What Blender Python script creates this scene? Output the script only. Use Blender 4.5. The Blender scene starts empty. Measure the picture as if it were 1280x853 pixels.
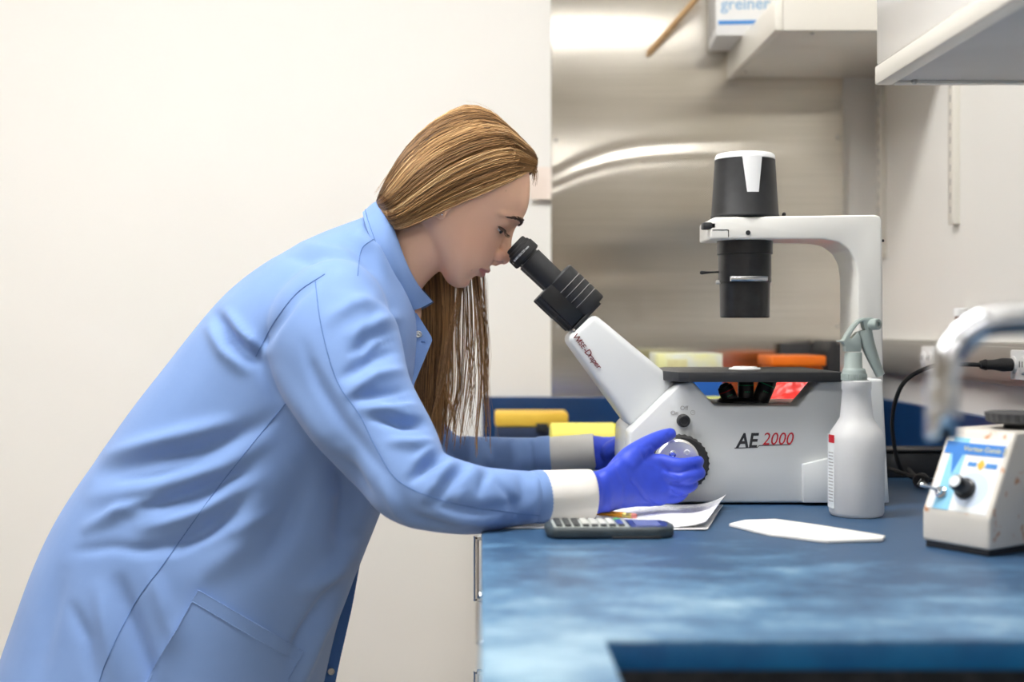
import bpy, bmesh, math, random
import numpy as np
from mathutils import Vector, Matrix
from mathutils.bvhtree import BVHTree

S = bpy.context.scene
COL = S.collection
rng = np.random.RandomState(7)
random.seed(7)

# ------------------------------------------------------------------ camera
F = 1600.0                      # focal length in pixels of the 1280 px wide frame
VX, VY = 605.0, 410.0           # vanishing point of the bench
ZC = 1.148                      # camera height
cam_d = bpy.data.cameras.new('camera')
cam_d.sensor_width = 36.0
cam_d.lens = F / 1280.0 * 36.0
cam_d.shift_x = (640 - VX) / 1280.0
cam_d.shift_y = -(426.5 - VY) / 1280.0
cam_d.clip_start = 0.02
cam_d.dof.use_dof = True
cam_d.dof.focus_distance = 1.80
cam_d.dof.aperture_fstop = 2.6
cam = bpy.data.objects.new('camera', cam_d)
cam.location = (0, 0, ZC)
cam.rotation_euler = (math.pi / 2, 0, 0)
COL.objects.link(cam)
S.camera = cam

# ------------------------------------------------------------------ world, exposure
w = bpy.data.worlds.new('world'); S.world = w; w.use_nodes = True
w.node_tree.nodes['Background'].inputs[0].default_value = (1.0, 0.98, 0.95, 1)
w.node_tree.nodes['Background'].inputs[1].default_value = 0.35
S.view_settings.view_transform = 'Standard'
S.view_settings.look = 'None'
S.view_settings.exposure = 0.0
S.view_settings.gamma = 1.0
S.view_settings.use_curve_mapping = False
LAMP = 25.0                      # emission of the ceiling diffusers
CEIL = 2.75


# ------------------------------------------------------------------ helpers
def P(px, py, Y):
    return np.array([(px - VX) / F * Y, Y, ZC - (py - VY) / F * Y])


def on_bench(px, py, z):
    """pixel -> point at height z"""
    Y = F * (ZC - z) / (py - VY)
    return np.array([(px - VX) / F * Y, Y, z])


def tag(o, label=None, cat=None, group=None, kind=None):
    if label: o['label'] = label
    if cat: o['category'] = cat
    if group: o['group'] = group
    if kind: o['kind'] = kind
    return o


def thing(name, label, cat, loc, group=None):
    o = bpy.data.objects.new(name, None)
    o.empty_display_size = 0.05
    o.location = loc
    COL.objects.link(o)
    return tag(o, label, cat, group)


def link(o, parent):
    COL.objects.link(o)
    if parent is not None:
        o.parent = parent
        if parent.type == 'EMPTY':
            o.matrix_parent_inverse = Matrix.Translation(-Vector(parent.location))
    return o


def obj(name, geo, mat, parent=None, smooth=True, angle=None, col=None):
    V, Fc = geo
    me = bpy.data.meshes.new(name)
    me.from_pydata([tuple(map(float, v)) for v in V], [], [tuple(map(int, f)) for f in Fc])
    me.validate()
    if col is not None:
        at = me.color_attributes.new('tint', 'FLOAT_COLOR', 'POINT')
        c4 = np.ones((len(me.vertices), 4), dtype=np.float32)
        c4[:, :3] = col
        at.data.foreach_set('color', c4.ravel())
    bm = bmesh.new(); bm.from_mesh(me)
    bmesh.ops.recalc_face_normals(bm, faces=bm.faces)
    if smooth:
        a = math.radians(35 if angle is None else angle)
        for f in bm.faces: f.smooth = True
        for e in bm.edges:
            if len(e.link_faces) == 2 and e.calc_face_angle(0) > a:
                e.smooth = False
    bm.to_mesh(me); bm.free()
    me.materials.append(mat)
    o = bpy.data.objects.new(name, me)
    return link(o, parent)


def join(*geos):
    V, Fc, n = [], [], 0
    for v, f in geos:
        V.extend([tuple(p) for p in v]); Fc.extend([tuple(i + n for i in q) for q in f]); n += len(v)
    return V, Fc


def from_bm(bm):
    bm.verts.ensure_lookup_table(); bm.verts.index_update()
    g = [tuple(v.co) for v in bm.verts], [tuple(v.index for v in f.verts) for f in bm.faces]
    bm.free()
    return g


def xform(geo, M):
    return [tuple(M @ Vector(v)) for v in geo[0]], geo[1]


def box(x0, x1, y0, y1, z0, z1, bev=0.0, seg=2):
    bm = bmesh.new()
    bmesh.ops.create_cube(bm, size=1.0)
    for v in bm.verts:
        v.co = Vector(((x0 + x1) / 2 + v.co.x * (x1 - x0), (y0 + y1) / 2 + v.co.y * (y1 - y0), (z0 + z1) / 2 + v.co.z * (z1 - z0)))
    if bev: bmesh.ops.bevel(bm, geom=list(bm.edges), offset=bev, segments=seg, profile=0.5, affect='EDGES', clamp_overlap=True)
    return from_bm(bm)


def prism(poly, y0, y1, bev=0.0, seg=2, axis='Y'):
    """polygon of (x, z) extruded along Y (or (x, y) along Z)"""
    bm = bmesh.new()
    def mk(p, t): return (p[0], t, p[1]) if axis == 'Y' else (p[0], p[1], t)
    a = [bm.verts.new(mk(p, y0)) for p in poly]
    b = [bm.verts.new(mk(p, y1)) for p in poly]
    n = len(poly)
    bm.faces.new(a); bm.faces.new(b[::-1])
    for i in range(n):
        bm.faces.new((a[i], b[i], b[(i + 1) % n], a[(i + 1) % n]))
    bmesh.ops.recalc_face_normals(bm, faces=bm.faces)
    if bev: bmesh.ops.bevel(bm, geom=list(bm.edges), offset=bev, segments=seg, profile=0.5, affect='EDGES', clamp_overlap=True)
    return from_bm(bm)


def frame_of(d, up=None):
    d = np.array(d, float); d /= np.linalg.norm(d)
    u = np.array([0, 1, 0.0]) if up is None else np.array(up, float)
    if abs(np.dot(u, d)) > 0.95: u = np.array([1.0, 0, 0])
    a = np.cross(u, d); a /= np.linalg.norm(a)
    b = np.cross(d, a)
    return d, a, b


def lathe(p0, p1, prof, n=32, cap=True):
    """profile of (t in metres from p0 toward p1, r) revolved about p0->p1"""
    p0 = np.array(p0, float)
    d, a, b = frame_of(np.array(p1, float) - p0)
    V, Fc = [], []
    for t, r in prof:
        for k in range(n):
            th = 2 * math.pi * k / n
            V.append(p0 + d * t + (a * math.cos(th) + b * math.sin(th)) * max(r, 1e-5))
    for i in range(len(prof) - 1):
        for k in range(n):
            k2 = (k + 1) % n
            Fc.append((i * n + k, i * n + k2, (i + 1) * n + k2, (i + 1) * n + k))
    if cap:
        Fc.append(tuple(range(n))[::-1]); Fc.append(tuple((len(prof) - 1) * n + k for k in range(n)))
    return V, Fc


def cyl(p0, p1, r, n=24, r2=None, ch=0.0):
    L = float(np.linalg.norm(np.array(p1, float) - np.array(p0, float)))
    r2 = r if r2 is None else r2
    if ch: return lathe(p0, p1, [(0, r - ch), (ch, r), (L - ch, r2), (L, r2 - ch)], n)
    return lathe(p0, p1, [(0, r), (L, r2)], n)


def crom(pts, m):
    """Catmull-Rom resample (any dimension)"""
    p = np.array(pts, float)
    if len(p) == 2:
        t = np.linspace(0, 1, m)[:, None]; return p[0] * (1 - t) + p[1] * t
    q = np.vstack([2 * p[0] - p[1], p, 2 * p[-1] - p[-2]])
    s = np.linspace(0, len(p) - 1, m); i = np.minimum(s.astype(int), len(p) - 2); t = (s - i)[:, None]
    a, b, c, d = q[i], q[i + 1], q[i + 2], q[i + 3]
    return 0.5 * (2 * b + (c - a) * t + (2 * a - 5 * b + 4 * c - d) * t ** 2 + (3 * b - a - 3 * c + d) * t ** 3)


def loft(rings, cap=True):
    n = len(rings[0]); V = [p for r in rings for p in r]; Fc = []
    for i in range(len(rings) - 1):
        for k in range(n):
            k2 = (k + 1) % n
            Fc.append((i * n + k, i * n + k2, (i + 1) * n + k2, (i + 1) * n + k))
    if cap:
        Fc.append(tuple(range(n))[::-1]); Fc.append(tuple((len(rings) - 1) * n + k for k in range(n)))
    return V, Fc


def tube(pts, rad, n=12, m=None, round_ends=False, flat=None, up=None):
    """tapered tube along points; rad scalar or list; flat = (ra, rb) multipliers"""
    pts = np.array(pts, float)
    rad = np.full(len(pts), rad, float) if np.isscalar(rad) else np.array(rad, float)
    m = m or max(2, (len(pts) - 1) * 6 + 1)
    pr = crom(np.hstack([pts, rad[:, None]]), m)
    c, r = pr[:, :3], np.maximum(pr[:, 3], 1e-4)
    T = np.gradient(c, axis=0); T /= np.linalg.norm(T, axis=1)[:, None] + 1e-12
    _, a, b = frame_of(T[0], up)
    fa, fb = flat or (1, 1)
    th = np.linspace(0, 2 * math.pi, n, endpoint=False)
    C, Sn = np.cos(th)[:, None], np.sin(th)[:, None]
    rings = []
    for i in range(m):
        a = a - T[i] * np.dot(a, T[i]); a /= np.linalg.norm(a); b = np.cross(T[i], a)
        if i == 0 and round_ends:
            for k in (80, 55, 28):
                x = math.radians(k); rings.append(c[0] - T[0] * r[0] * math.sin(x) + (C * a * fa + Sn * b * fb) * r[0] * math.cos(x))
        rings.append(c[i] + (C * a * fa + Sn * b * fb) * r[i])
        if i == m - 1 and round_ends:
            for k in (28, 55, 80):
                x = math.radians(k); rings.append(c[i] + T[i] * r[i] * math.sin(x) + (C * a * fa + Sn * b * fb) * r[i] * math.cos(x))
    return loft(rings)


def ellipsoid(c, rx, ry, rz, A=None, nu=24, nv=14):
    """A = 3x3 with the axes as rows"""
    A = np.eye(3) if A is None else np.array(A, float)
    V, Fc = [], []
    for j in range(1, nv):
        ph = math.pi * j / nv
        for i in range(nu):
            th = 2 * math.pi * i / nu
            V.append(np.array(c) + A[0] * rx * math.sin(ph) * math.cos(th) + A[1] * ry * math.sin(ph) * math.sin(th) + A[2] * rz * math.cos(ph))
    for j in range(nv - 2):
        for i in range(nu):
            i2 = (i + 1) % nu
            Fc.append((j * nu + i, j * nu + i2, (j + 1) * nu + i2, (j + 1) * nu + i))
    Fc.append(tuple(range(nu))[::-1]); Fc.append(tuple((nv - 2) * nu + i for i in range(nu)))
    return V, Fc


def remesh(geos, voxel):
    V, Fc = join(*geos)
    me = bpy.data.meshes.new('tmp')
    me.from_pydata([tuple(map(float, v)) for v in V], [], Fc)
    bm = bmesh.new(); bm.from_mesh(me); bmesh.ops.recalc_face_normals(bm, faces=bm.faces)
    bmesh.ops.triangulate(bm, faces=bm.faces); bm.to_mesh(me); bm.free()
    o = bpy.data.objects.new('tmp', me); COL.objects.link(o)
    md = o.modifiers.new('r', 'REMESH'); md.mode = 'VOXEL'; md.voxel_size = voxel; md.adaptivity = 0
    dg = bpy.context.evaluated_depsgraph_get()
    r = bpy.data.meshes.new_from_object(o.evaluated_get(dg))
    Vn = np.empty(len(r.vertices) * 3); r.vertices.foreach_get('co', Vn); Vn = Vn.reshape(-1, 3)
    Fn = [tuple(p.vertices) for p in r.polygons]
    bpy.data.objects.remove(o); bpy.data.meshes.remove(me); bpy.data.meshes.remove(r)
    return Vn, Fn


def edges_of(Fc):
    E = np.array([(f[i], f[(i + 1) % len(f)]) for f in Fc for i in range(len(f))])
    return np.unique(np.sort(E, axis=1), axis=0)


def relax(V, E, it, lam=0.5, mask=None):
    n = len(V); deg = np.bincount(E.ravel(), minlength=n).astype(float)[:, None] + 1e-9
    V = V.copy()
    for _ in range(it):
        acc = np.zeros_like(V)
        for k in range(3):
            acc[:, k] = np.bincount(E[:, 0], V[E[:, 1], k], n) + np.bincount(E[:, 1], V[E[:, 0], k], n)
        d = acc / deg - V
        V += lam * d if mask is None else lam * d * mask[:, None]
    return V


def normals(V, Fc):
    Q = np.array([f if len(f) == 4 else (f + (f[-1],) * (4 - len(f))) for f in Fc])
    fn = np.cross(V[Q[:, 2]] - V[Q[:, 0]], V[Q[:, 3]] - V[Q[:, 1]])
    N = np.zeros_like(V)
    for k in range(4): np.add.at(N, Q[:, k], fn)
    return N / (np.linalg.norm(N, axis=1)[:, None] + 1e-12)


def px_of(V):
    return VX + F * V[:, 0] / V[:, 1], VY - F * (V[:, 2] - ZC) / V[:, 1]


def wavy(V, freq, seed, n=10):
    r = np.random.RandomState(seed); out = np.zeros(len(V))
    for _ in range(n):
        k = r.normal(size=3); k /= np.linalg.norm(k)
        out += np.sin(V @ k * freq * r.uniform(.6, 1.6) + r.uniform(0, 6.28))
    return out / n


def seg_dist(x, y, poly):
    """distance in pixels to a polyline and the position 0..1 along it"""
    p = np.array(poly, float); best = np.full(len(x), 1e9); pos = np.zeros(len(x)); n = len(p) - 1
    for i in range(n):
        a, b = p[i], p[i + 1]; d = b - a; L = d @ d + 1e-9
        t = np.clip(((x - a[0]) * d[0] + (y - a[1]) * d[1]) / L, 0, 1)
        q = np.hypot(x - a[0] - t * d[0], y - a[1] - t * d[1])
        m = q < best; best[m] = q[m]; pos[m] = (i + t[m]) / n
    return best, pos


def text_geo(s, size, shear=0.0, extrude=0.0002, align='CENTER', bold=0.0, sx=1.0):
    cu = bpy.data.curves.new('t', 'FONT'); cu.body = s; cu.size = size; cu.shear = shear
    cu.extrude = extrude; cu.align_x = align; cu.align_y = 'CENTER'; cu.resolution_u = 3; cu.offset = bold
    o = bpy.data.objects.new('t', cu); COL.objects.link(o)
    me = bpy.data.meshes.new_from_object(o.evaluated_get(bpy.context.evaluated_depsgraph_get()))
    g = [(v.co.x * sx, v.co.y, v.co.z) for v in me.vertices], [tuple(p.vertices) for p in me.polygons]
    bpy.data.objects.remove(o); bpy.data.curves.remove(cu); bpy.data.meshes.remove(me)
    return g


def place(geo, origin, xd, yd):
    xd = np.array(xd, float); xd /= np.linalg.norm(xd); yd = np.array(yd, float)
    yd -= xd * (yd @ xd); yd /= np.linalg.norm(yd); zd = np.cross(xd, yd)
    return [np.array(origin) + xd * v[0] + yd * v[1] + zd * v[2] for v in geo[0]], geo[1]


def on_cyl(geo, c, axis, facing, r):
    """wrap flat text (x along the circumference, y along -axis) on a cylinder"""
    ax = np.array(axis, float); ax /= np.linalg.norm(ax)
    f = np.array(facing, float); f -= ax * (f @ ax); f /= np.linalg.norm(f); s = np.cross(f, ax)
    return [np.array(c) - ax * v[1] + (f * math.cos(v[0] / r) + s * math.sin(v[0] / r)) * (r + v[2]) for v in geo[0]], geo[1]


def drape(bvh, corners, nu, nv, off, thick):
    """patch over a surface, given by its four pixel corners"""
    q = np.array(corners, float); top, bot = [], []
    cp = Vector((0, 0, ZC))
    for j in range(nv + 1):
        for i in range(nu + 1):
            s, t = i / nu, j / nv
            p = (q[0] * (1 - s) + q[1] * s) * (1 - t) + (q[3] * (1 - s) + q[2] * s) * t
            d = Vector(((p[0] - VX) / F, 1, (VY - p[1]) / F)).normalized()
            h, n, _, _ = bvh.ray_cast(cp, d)
            if h is None: return None
            if n.dot(d) > 0: n = -n
            top.append(np.array(h + n * (off + thick))); bot.append(np.array(h + n * (off - 0.003)))
    W = nu + 1; N = len(top); Fc = []
    for j in range(nv):
        for i in range(nu):
            a = j * W + i; Fc.append((a, a + 1, a + W + 1, a + W)); Fc.append((N + a, N + a + W, N + a + W + 1, N + a + 1))
    edge = [i for i in range(W)] + [j * W + nu for j in range(1, nv + 1)] + [nv * W + i for i in range(nu - 1, -1, -1)] + [j * W for j in range(nv - 1, 0, -1)]
    for k in range(len(edge)):
        a, b = edge[k], edge[(k + 1) % len(edge)]; Fc.append((a, N + a, N + b, b))
    return top + bot, Fc


def cast_line(bvh, pts, m, off):
    out = []; cp = Vector((0, 0, ZC))
    for p in crom(pts, m):
        d = Vector(((p[0] - VX) / F, 1, (VY - p[1]) / F)).normalized()
        h, n, _, _ = bvh.ray_cast(cp, d)
        if h is None: continue
        if n.dot(d) > 0: n = -n
        out.append(np.array(h + n * off))
    return out


# ------------------------------------------------------------------ materials
def mat(name, rgb, rough=0.5, metal=0.0, spec=0.5, noise=None, bump=None, emit=None, alpha=None, sss=0.0, trans=0.0, coat=0.0, attr=None, sheen=0.0):
    """noise = (scale, other_rgb, lo, hi[, stretch]); bump = (scale, strength[, stretch])"""
    m = bpy.data.materials.new(name); m.use_nodes = True
    nt = m.node_tree; b = nt.nodes['Principled BSDF']; L = nt.links.new
    b.inputs['Base Color'].default_value = (*rgb, 1); b.inputs['Roughness'].default_value = rough
    b.inputs['Metallic'].default_value = metal; b.inputs['Specular IOR Level'].default_value = spec
    if coat: b.inputs['Coat Weight'].default_value = coat; b.inputs['Coat Roughness'].default_value = 0.15
    if sheen: b.inputs['Sheen Weight'].default_value = sheen; b.inputs['Sheen Roughness'].default_value = 0.5
    if sss:
        b.inputs['Subsurface Weight'].default_value = sss; b.inputs['Subsurface Radius'].default_value = (1, .4, .25); b.inputs['Subsurface Scale'].default_value = 0.006
    if trans: b.inputs['Transmission Weight'].default_value = trans
    if emit: b.inputs['Emission Color'].default_value = (*emit[0], 1); b.inputs['Emission Strength'].default_value = emit[1]
    def coords(st):
        tc = nt.nodes.new('ShaderNodeTexCoord'); mp = nt.nodes.new('ShaderNodeMapping'); L(tc.outputs['Object'], mp.inputs[0])
        if st: mp.inputs['Scale'].default_value = st
        return mp.outputs[0]
    src = None
    if attr:
        an = nt.nodes.new('ShaderNodeAttribute'); an.attribute_name = attr; src = an.outputs['Color']; L(src, b.inputs['Base Color'])
    if noise:
        n = nt.nodes.new('ShaderNodeTexNoise'); n.inputs['Scale'].default_value = noise[0]; n.inputs['Detail'].default_value = 5
        L(coords(noise[4] if len(noise) > 4 else None), n.inputs['Vector'])
        r = nt.nodes.new('ShaderNodeValToRGB'); r.color_ramp.elements[0].position = noise[2]; r.color_ramp.elements[1].position = noise[3]
        r.color_ramp.elements[0].color = (*rgb, 1); r.color_ramp.elements[1].color = (*noise[1], 1)
        L(n.outputs['Fac'], r.inputs[0]); L(r.outputs[0], b.inputs['Base Color'])
    if bump:
        n = nt.nodes.new('ShaderNodeTexNoise'); n.inputs['Scale'].default_value = bump[0]; n.inputs['Detail'].default_value = 4
        L(coords(bump[2] if len(bump) > 2 else None), n.inputs['Vector'])
        bp = nt.nodes.new('ShaderNodeBump'); bp.inputs['Strength'].default_value = bump[1]; bp.inputs['Distance'].default_value = 0.002
        L(n.outputs['Fac'], bp.inputs['Height']); L(bp.outputs[0], b.inputs['Normal'])
    return m


def lin(r, g, b):
    f = lambda c: (c / 255 / 12.92) if c / 255 <= 0.04045 else ((c / 255 + 0.055) / 1.055) ** 2.4
    return (f(r), f(g), f(b))


M = {}
M['wall'] = mat('painted_wall', (0.85, 0.835, 0.80), 0.6, noise=(1.5, (0.83, 0.815, 0.78), .4, .6), bump=(60, .04))
M['wall_far'] = mat('room_wall', (0.72, 0.68, 0.61), 0.7, noise=(1.0, (0.68, .64, .57), .4, .6))
M['ceiling'] = mat('ceiling_tile', (0.80, 0.79, 0.76), 0.8, noise=(40, (0.74, .73, .70), .45, .6))
M['floor'] = mat('vinyl_floor', (0.42, 0.36, 0.30), 0.35, noise=(30, (0.36, .31, .26), .4, .65))
M['epoxy'] = mat('sink_epoxy', (0.02, 0.022, 0.026), 0.4, noise=(50, (.05, .05, .055), .45, .7))
M['cab'] = mat('painted_cabinet', (0.70, 0.64, 0.55), 0.4, noise=(3, (.68, .62, .53), .4, .6))
M['shelf'] = mat('shelf_laminate', (0.82, 0.79, 0.72), 0.35, noise=(3, (.80, .77, .70), .4, .6), coat=.3)
M['chrome'] = mat('chrome', (0.80, 0.82, 0.85), 0.12, 1.0, noise=(20, (.72, .75, .8), .4, .7))
M['satin'] = mat('satin_silver', (0.86, 0.85, 0.82), 0.35, .6, noise=(20, (.82, .81, .78), .4, .7))
M['alu'] = mat('aluminium', (0.62, 0.61, 0.58), 0.4, 0.7, noise=(8, (.56, .55, .52), .4, .6, (1, .1, 1)))
M['scope'] = mat('scope_white', lin(216, 219, 220), 0.38, noise=(4, lin(212, 215, 216), .4, .6), coat=.2, bump=(900, .03))
M['scope_l'] = mat('scope_light', lin(236, 235, 230), 0.35, noise=(4, lin(232, 231, 226), .4, .6), coat=.2)
M['black'] = mat('black_metal', (0.009, 0.009, 0.011), 0.32, 0.0, 0.5, noise=(60, (.014, .015, .017), .4, .6))
M['black_m'] = mat('black_matte', (0.015, 0.016, 0.018), 0.5, noise=(40, (.021, .022, .025), .4, .6))
M['rubber'] = mat('black_rubber', (0.016, 0.016, 0.017), 0.7, bump=(300, .3))
M['white_p'] = mat('white_plastic', (0.86, 0.87, 0.88), 0.3, noise=(10, (.84, .85, .86), .4, .6))
M['red'] = mat('red_print', lin(200, 30, 45), 0.5, noise=(50, lin(190, 28, 42), .4, .6))
M['ink'] = mat('black_print', (0.02, 0.02, 0.025), 0.5, noise=(50, (.03, .03, .035), .4, .6))
M['redink'] = mat('red_marker', lin(130, 30, 30), 0.6, noise=(200, lin(90, 20, 22), .4, .6))
M['green'] = mat('green_print', lin(30, 150, 100), 0.5, noise=(50, lin(28, 140, 92), .4, .6))
M['denim'] = mat('trouser_cloth', lin(40, 44, 60), 0.9, noise=(300, lin(30, 33, 48), .4, .6))
M['shoe'] = mat('shoe_leather', lin(50, 48, 48), 0.5, noise=(40, lin(40, 38, 38), .4, .6))
M['coat'] = mat('blue_coat_cloth', lin(121, 152, 205), 0.75, spec=.25, noise=(9, lin(116, 147, 200), .35, .65), bump=(1400, .12), sheen=.15)
M['coat_shaded'] = mat('blue_coat_shaded', lin(70, 108, 168), 0.8, spec=.2, noise=(9, lin(66, 102, 160), .35, .65))  # same coat cloth, with its shade put into a darker colour
M['thread'] = mat('seam_thread', lin(74, 108, 164), 0.8, noise=(900, lin(90, 124, 180), .4, .6))
M['thread_l'] = mat('stitch_thread', lin(138, 168, 216), 0.8, noise=(900, lin(100, 132, 186), .4, .6))
M['knit'] = mat('white_knit', lin(238, 234, 228), 0.9, spec=.2, noise=(14, lin(236, 226, 214), .5, .7), bump=(420, .35, (1, 4, 4)), sheen=.2)
M['knit2'] = mat('grey_knit', lin(214, 212, 206), 0.9, spec=.2, noise=(14, lin(206, 203, 196), .5, .7), bump=(420, .35, (1, 4, 4)), sheen=.2)
M['glove'] = mat('blue_nitrile', lin(56, 82, 216), 0.42, spec=.45, noise=(40, lin(52, 76, 206), .4, .6), bump=(260, .14))
M['skin'] = mat('skin', (1, 1, 1), 0.5, spec=.35, sss=.06, attr='tint', bump=(900, .05))
M['hair'] = mat('hair', (1, 1, 1), 0.36, spec=.55, attr='tint')
M['brow'] = mat('brow_hair', lin(62, 44, 36), 0.7, noise=(900, lin(90, 66, 54), .4, .6))
M['eye'] = mat('eyeball', (0.75, 0.73, 0.72), 0.15, noise=(100, (.7, .67, .66), .4, .6))
M['iris'] = mat('iris', lin(44, 54, 64), 0.15, noise=(900, lin(20, 26, 34), .4, .6))
M['spray'] = mat('grey_green_plastic', lin(160, 172, 168), 0.35, noise=(20, lin(154, 166, 162), .4, .6), bump=(60, .05))
M['paper'] = mat('plain_paper', (0.86, 0.86, 0.86), 0.8, noise=(20, (.84, .84, .84), .4, .6))
M['towel'] = mat('paper_towel', (0.86, 0.845, 0.81), 0.9, bump=(180, .3))
M['calc'] = mat('calculator_shell', lin(62, 72, 76), 0.45, noise=(60, lin(56, 65, 69), .4, .6))
M['calc_f'] = mat('calculator_face', lin(176, 182, 178), 0.4, noise=(60, lin(168, 174, 170), .4, .6))
M['key_d'] = mat('dark_key', lin(58, 62, 64), 0.4, noise=(60, lin(50, 54, 56), .4, .6))
M['key_l'] = mat('light_key', lin(206, 208, 204), 0.4, noise=(60, lin(198, 200, 196), .4, .6))
M['key_b'] = mat('blue_key', lin(62, 82, 160), 0.4, noise=(60, lin(56, 74, 150), .4, .6))
M['key_g'] = mat('green_key', lin(110, 200, 80), 0.4, noise=(60, lin(100, 190, 74), .4, .6))
M['wood'] = mat('stick_wood', lin(206, 172, 128), 0.6, noise=(30, lin(190, 152, 106), .4, .6, (1, 1, 8)))
M['pencil'] = mat('pencil_paint', lin(222, 150, 40), 0.4, noise=(60, lin(214, 142, 36), .4, .6))
M['eraser'] = mat('eraser', lin(206, 130, 126), 0.8, noise=(200, lin(196, 118, 114), .4, .6))
M['brass'] = mat('ferrule', lin(206, 190, 120), 0.35, .8, noise=(200, lin(190, 172, 100), .4, .6))
M['orange'] = mat('orange_plastic', lin(246, 122, 24), 0.4, noise=(10, lin(238, 114, 20), .4, .6))
M['bag'] = mat('red_bag', lin(246, 70, 62), 0.3, noise=(20, lin(236, 52, 48), .4, .6), trans=.15)
M['yellow'] = mat('yellow_plastic', lin(240, 196, 70), 0.5, noise=(10, lin(232, 186, 60), .4, .6))
M['ypaper'] = mat('yellow_roll', lin(244, 232, 120), 0.7, noise=(10, lin(238, 226, 108), .4, .6))
M['ylime'] = mat('lime_roll_end', lin(214, 208, 40), 0.7, noise=(60, lin(196, 190, 30), .4, .6))
M['navy'] = mat('navy_case', lin(32, 48, 78), 0.5, noise=(10, lin(28, 42, 70), .4, .6))
M['bluebox'] = mat('blue_card', lin(24, 96, 186), 0.5, noise=(10, lin(20, 88, 176), .4, .6))
M['palebox'] = mat('pale_card', lin(226, 230, 216), 0.6, noise=(12, lin(232, 232, 170), .45, .6))
M['limebox'] = mat('lime_card', lin(196, 204, 120), 0.6, noise=(12, lin(186, 194, 108), .4, .6))
M['card'] = mat('white_card', (0.82, 0.82, 0.82), 0.6, noise=(12, (.79, .79, .79), .4, .6))
M['greyc'] = mat('grey_card', (0.42, 0.41, 0.40), 0.7, noise=(12, (.38, .37, .36), .4, .6))
M['blueink'] = mat('blue_print', lin(70, 140, 210), 0.6, noise=(12, lin(64, 132, 204), .4, .6))
M['lightblue'] = mat('light_blue_print', lin(140, 205, 236), 0.5, noise=(12, lin(134, 198, 230), .4, .6))
M['midblue'] = mat('mid_blue_print', lin(44, 124, 206), 0.5, noise=(12, lin(40, 118, 200), .4, .6))
M['cream'] = mat('cream_print', lin(226, 222, 170), 0.5, noise=(50, lin(220, 214, 160), .4, .6))
M['label'] = mat('white_label', lin(236, 240, 240), 0.4, noise=(50, lin(230, 234, 236), .4, .6))
M['paleblue'] = mat('pale_blue_print', lin(206, 220, 238), 0.5, noise=(12, lin(200, 214, 234), .4, .6))
M['brown'] = mat('amber_glass', lin(120, 66, 26), 0.2, noise=(12, lin(108, 58, 22), .4, .6))
M['lamp'] = mat('lamp_diffuser', (.9, .9, .9), 0.5, emit=((1.0, 0.985, 0.955), LAMP))

# mixer enamel with rust spots
m = mat('mixer_enamel', lin(222, 216, 206), 0.4, coat=.2); M['enamel'] = m
nt = m.node_tree; b = nt.nodes['Principled BSDF']
tc = nt.nodes.new('ShaderNodeTexCoord'); v1 = nt.nodes.new('ShaderNodeTexNoise'); v1.inputs['Scale'].default_value = 55; v1.inputs['Detail'].default_value = 3
r1 = nt.nodes.new('ShaderNodeValToRGB'); e = r1.color_ramp.elements
e[0].position = .63; e[0].color = (*lin(222, 216, 206), 1); e[1].position = .72; e[1].color = (*lin(196, 138, 92), 1)
nt.links.new(tc.outputs['Object'], v1.inputs['Vector']); nt.links.new(v1.outputs['Fac'], r1.inputs[0]); nt.links.new(r1.outputs[0], b.inputs['Base Color'])

# blue bench top: worn, chalky patches
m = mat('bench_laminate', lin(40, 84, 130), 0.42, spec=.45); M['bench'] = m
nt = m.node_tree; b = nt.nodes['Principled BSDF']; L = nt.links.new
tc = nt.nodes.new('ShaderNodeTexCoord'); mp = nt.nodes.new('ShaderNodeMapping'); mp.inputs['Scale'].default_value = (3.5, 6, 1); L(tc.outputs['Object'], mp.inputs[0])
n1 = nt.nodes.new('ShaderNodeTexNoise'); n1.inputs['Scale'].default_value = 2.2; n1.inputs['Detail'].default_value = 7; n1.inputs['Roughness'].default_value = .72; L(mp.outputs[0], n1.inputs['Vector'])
# paler toward the near left: wear, plus the white wall's reflection painted in
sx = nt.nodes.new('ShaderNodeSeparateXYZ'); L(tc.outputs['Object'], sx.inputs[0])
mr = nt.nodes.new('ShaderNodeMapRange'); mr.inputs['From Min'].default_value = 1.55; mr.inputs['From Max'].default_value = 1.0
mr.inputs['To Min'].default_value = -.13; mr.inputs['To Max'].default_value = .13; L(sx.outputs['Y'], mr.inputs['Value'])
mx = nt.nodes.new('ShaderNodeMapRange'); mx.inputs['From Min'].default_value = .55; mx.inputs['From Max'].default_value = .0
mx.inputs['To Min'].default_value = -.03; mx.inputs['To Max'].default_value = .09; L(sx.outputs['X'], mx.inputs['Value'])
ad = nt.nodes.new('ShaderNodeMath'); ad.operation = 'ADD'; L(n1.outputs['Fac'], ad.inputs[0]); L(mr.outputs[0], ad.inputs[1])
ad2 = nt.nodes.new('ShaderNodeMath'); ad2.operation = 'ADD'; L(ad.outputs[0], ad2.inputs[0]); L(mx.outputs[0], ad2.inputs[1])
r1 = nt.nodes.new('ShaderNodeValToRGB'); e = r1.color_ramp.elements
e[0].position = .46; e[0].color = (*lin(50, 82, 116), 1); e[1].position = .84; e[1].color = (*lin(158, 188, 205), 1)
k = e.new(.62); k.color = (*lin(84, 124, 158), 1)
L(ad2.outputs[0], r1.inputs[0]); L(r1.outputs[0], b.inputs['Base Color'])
M['splash'] = mat('splash_laminate', lin(24, 64, 112), 0.3, noise=(8, lin(22, 58, 104), .4, .6))
M['bench_edge'] = mat('bench_edge_blue', lin(14, 92, 150), 0.4, noise=(14, lin(24, 118, 176), .4, .7))

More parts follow.
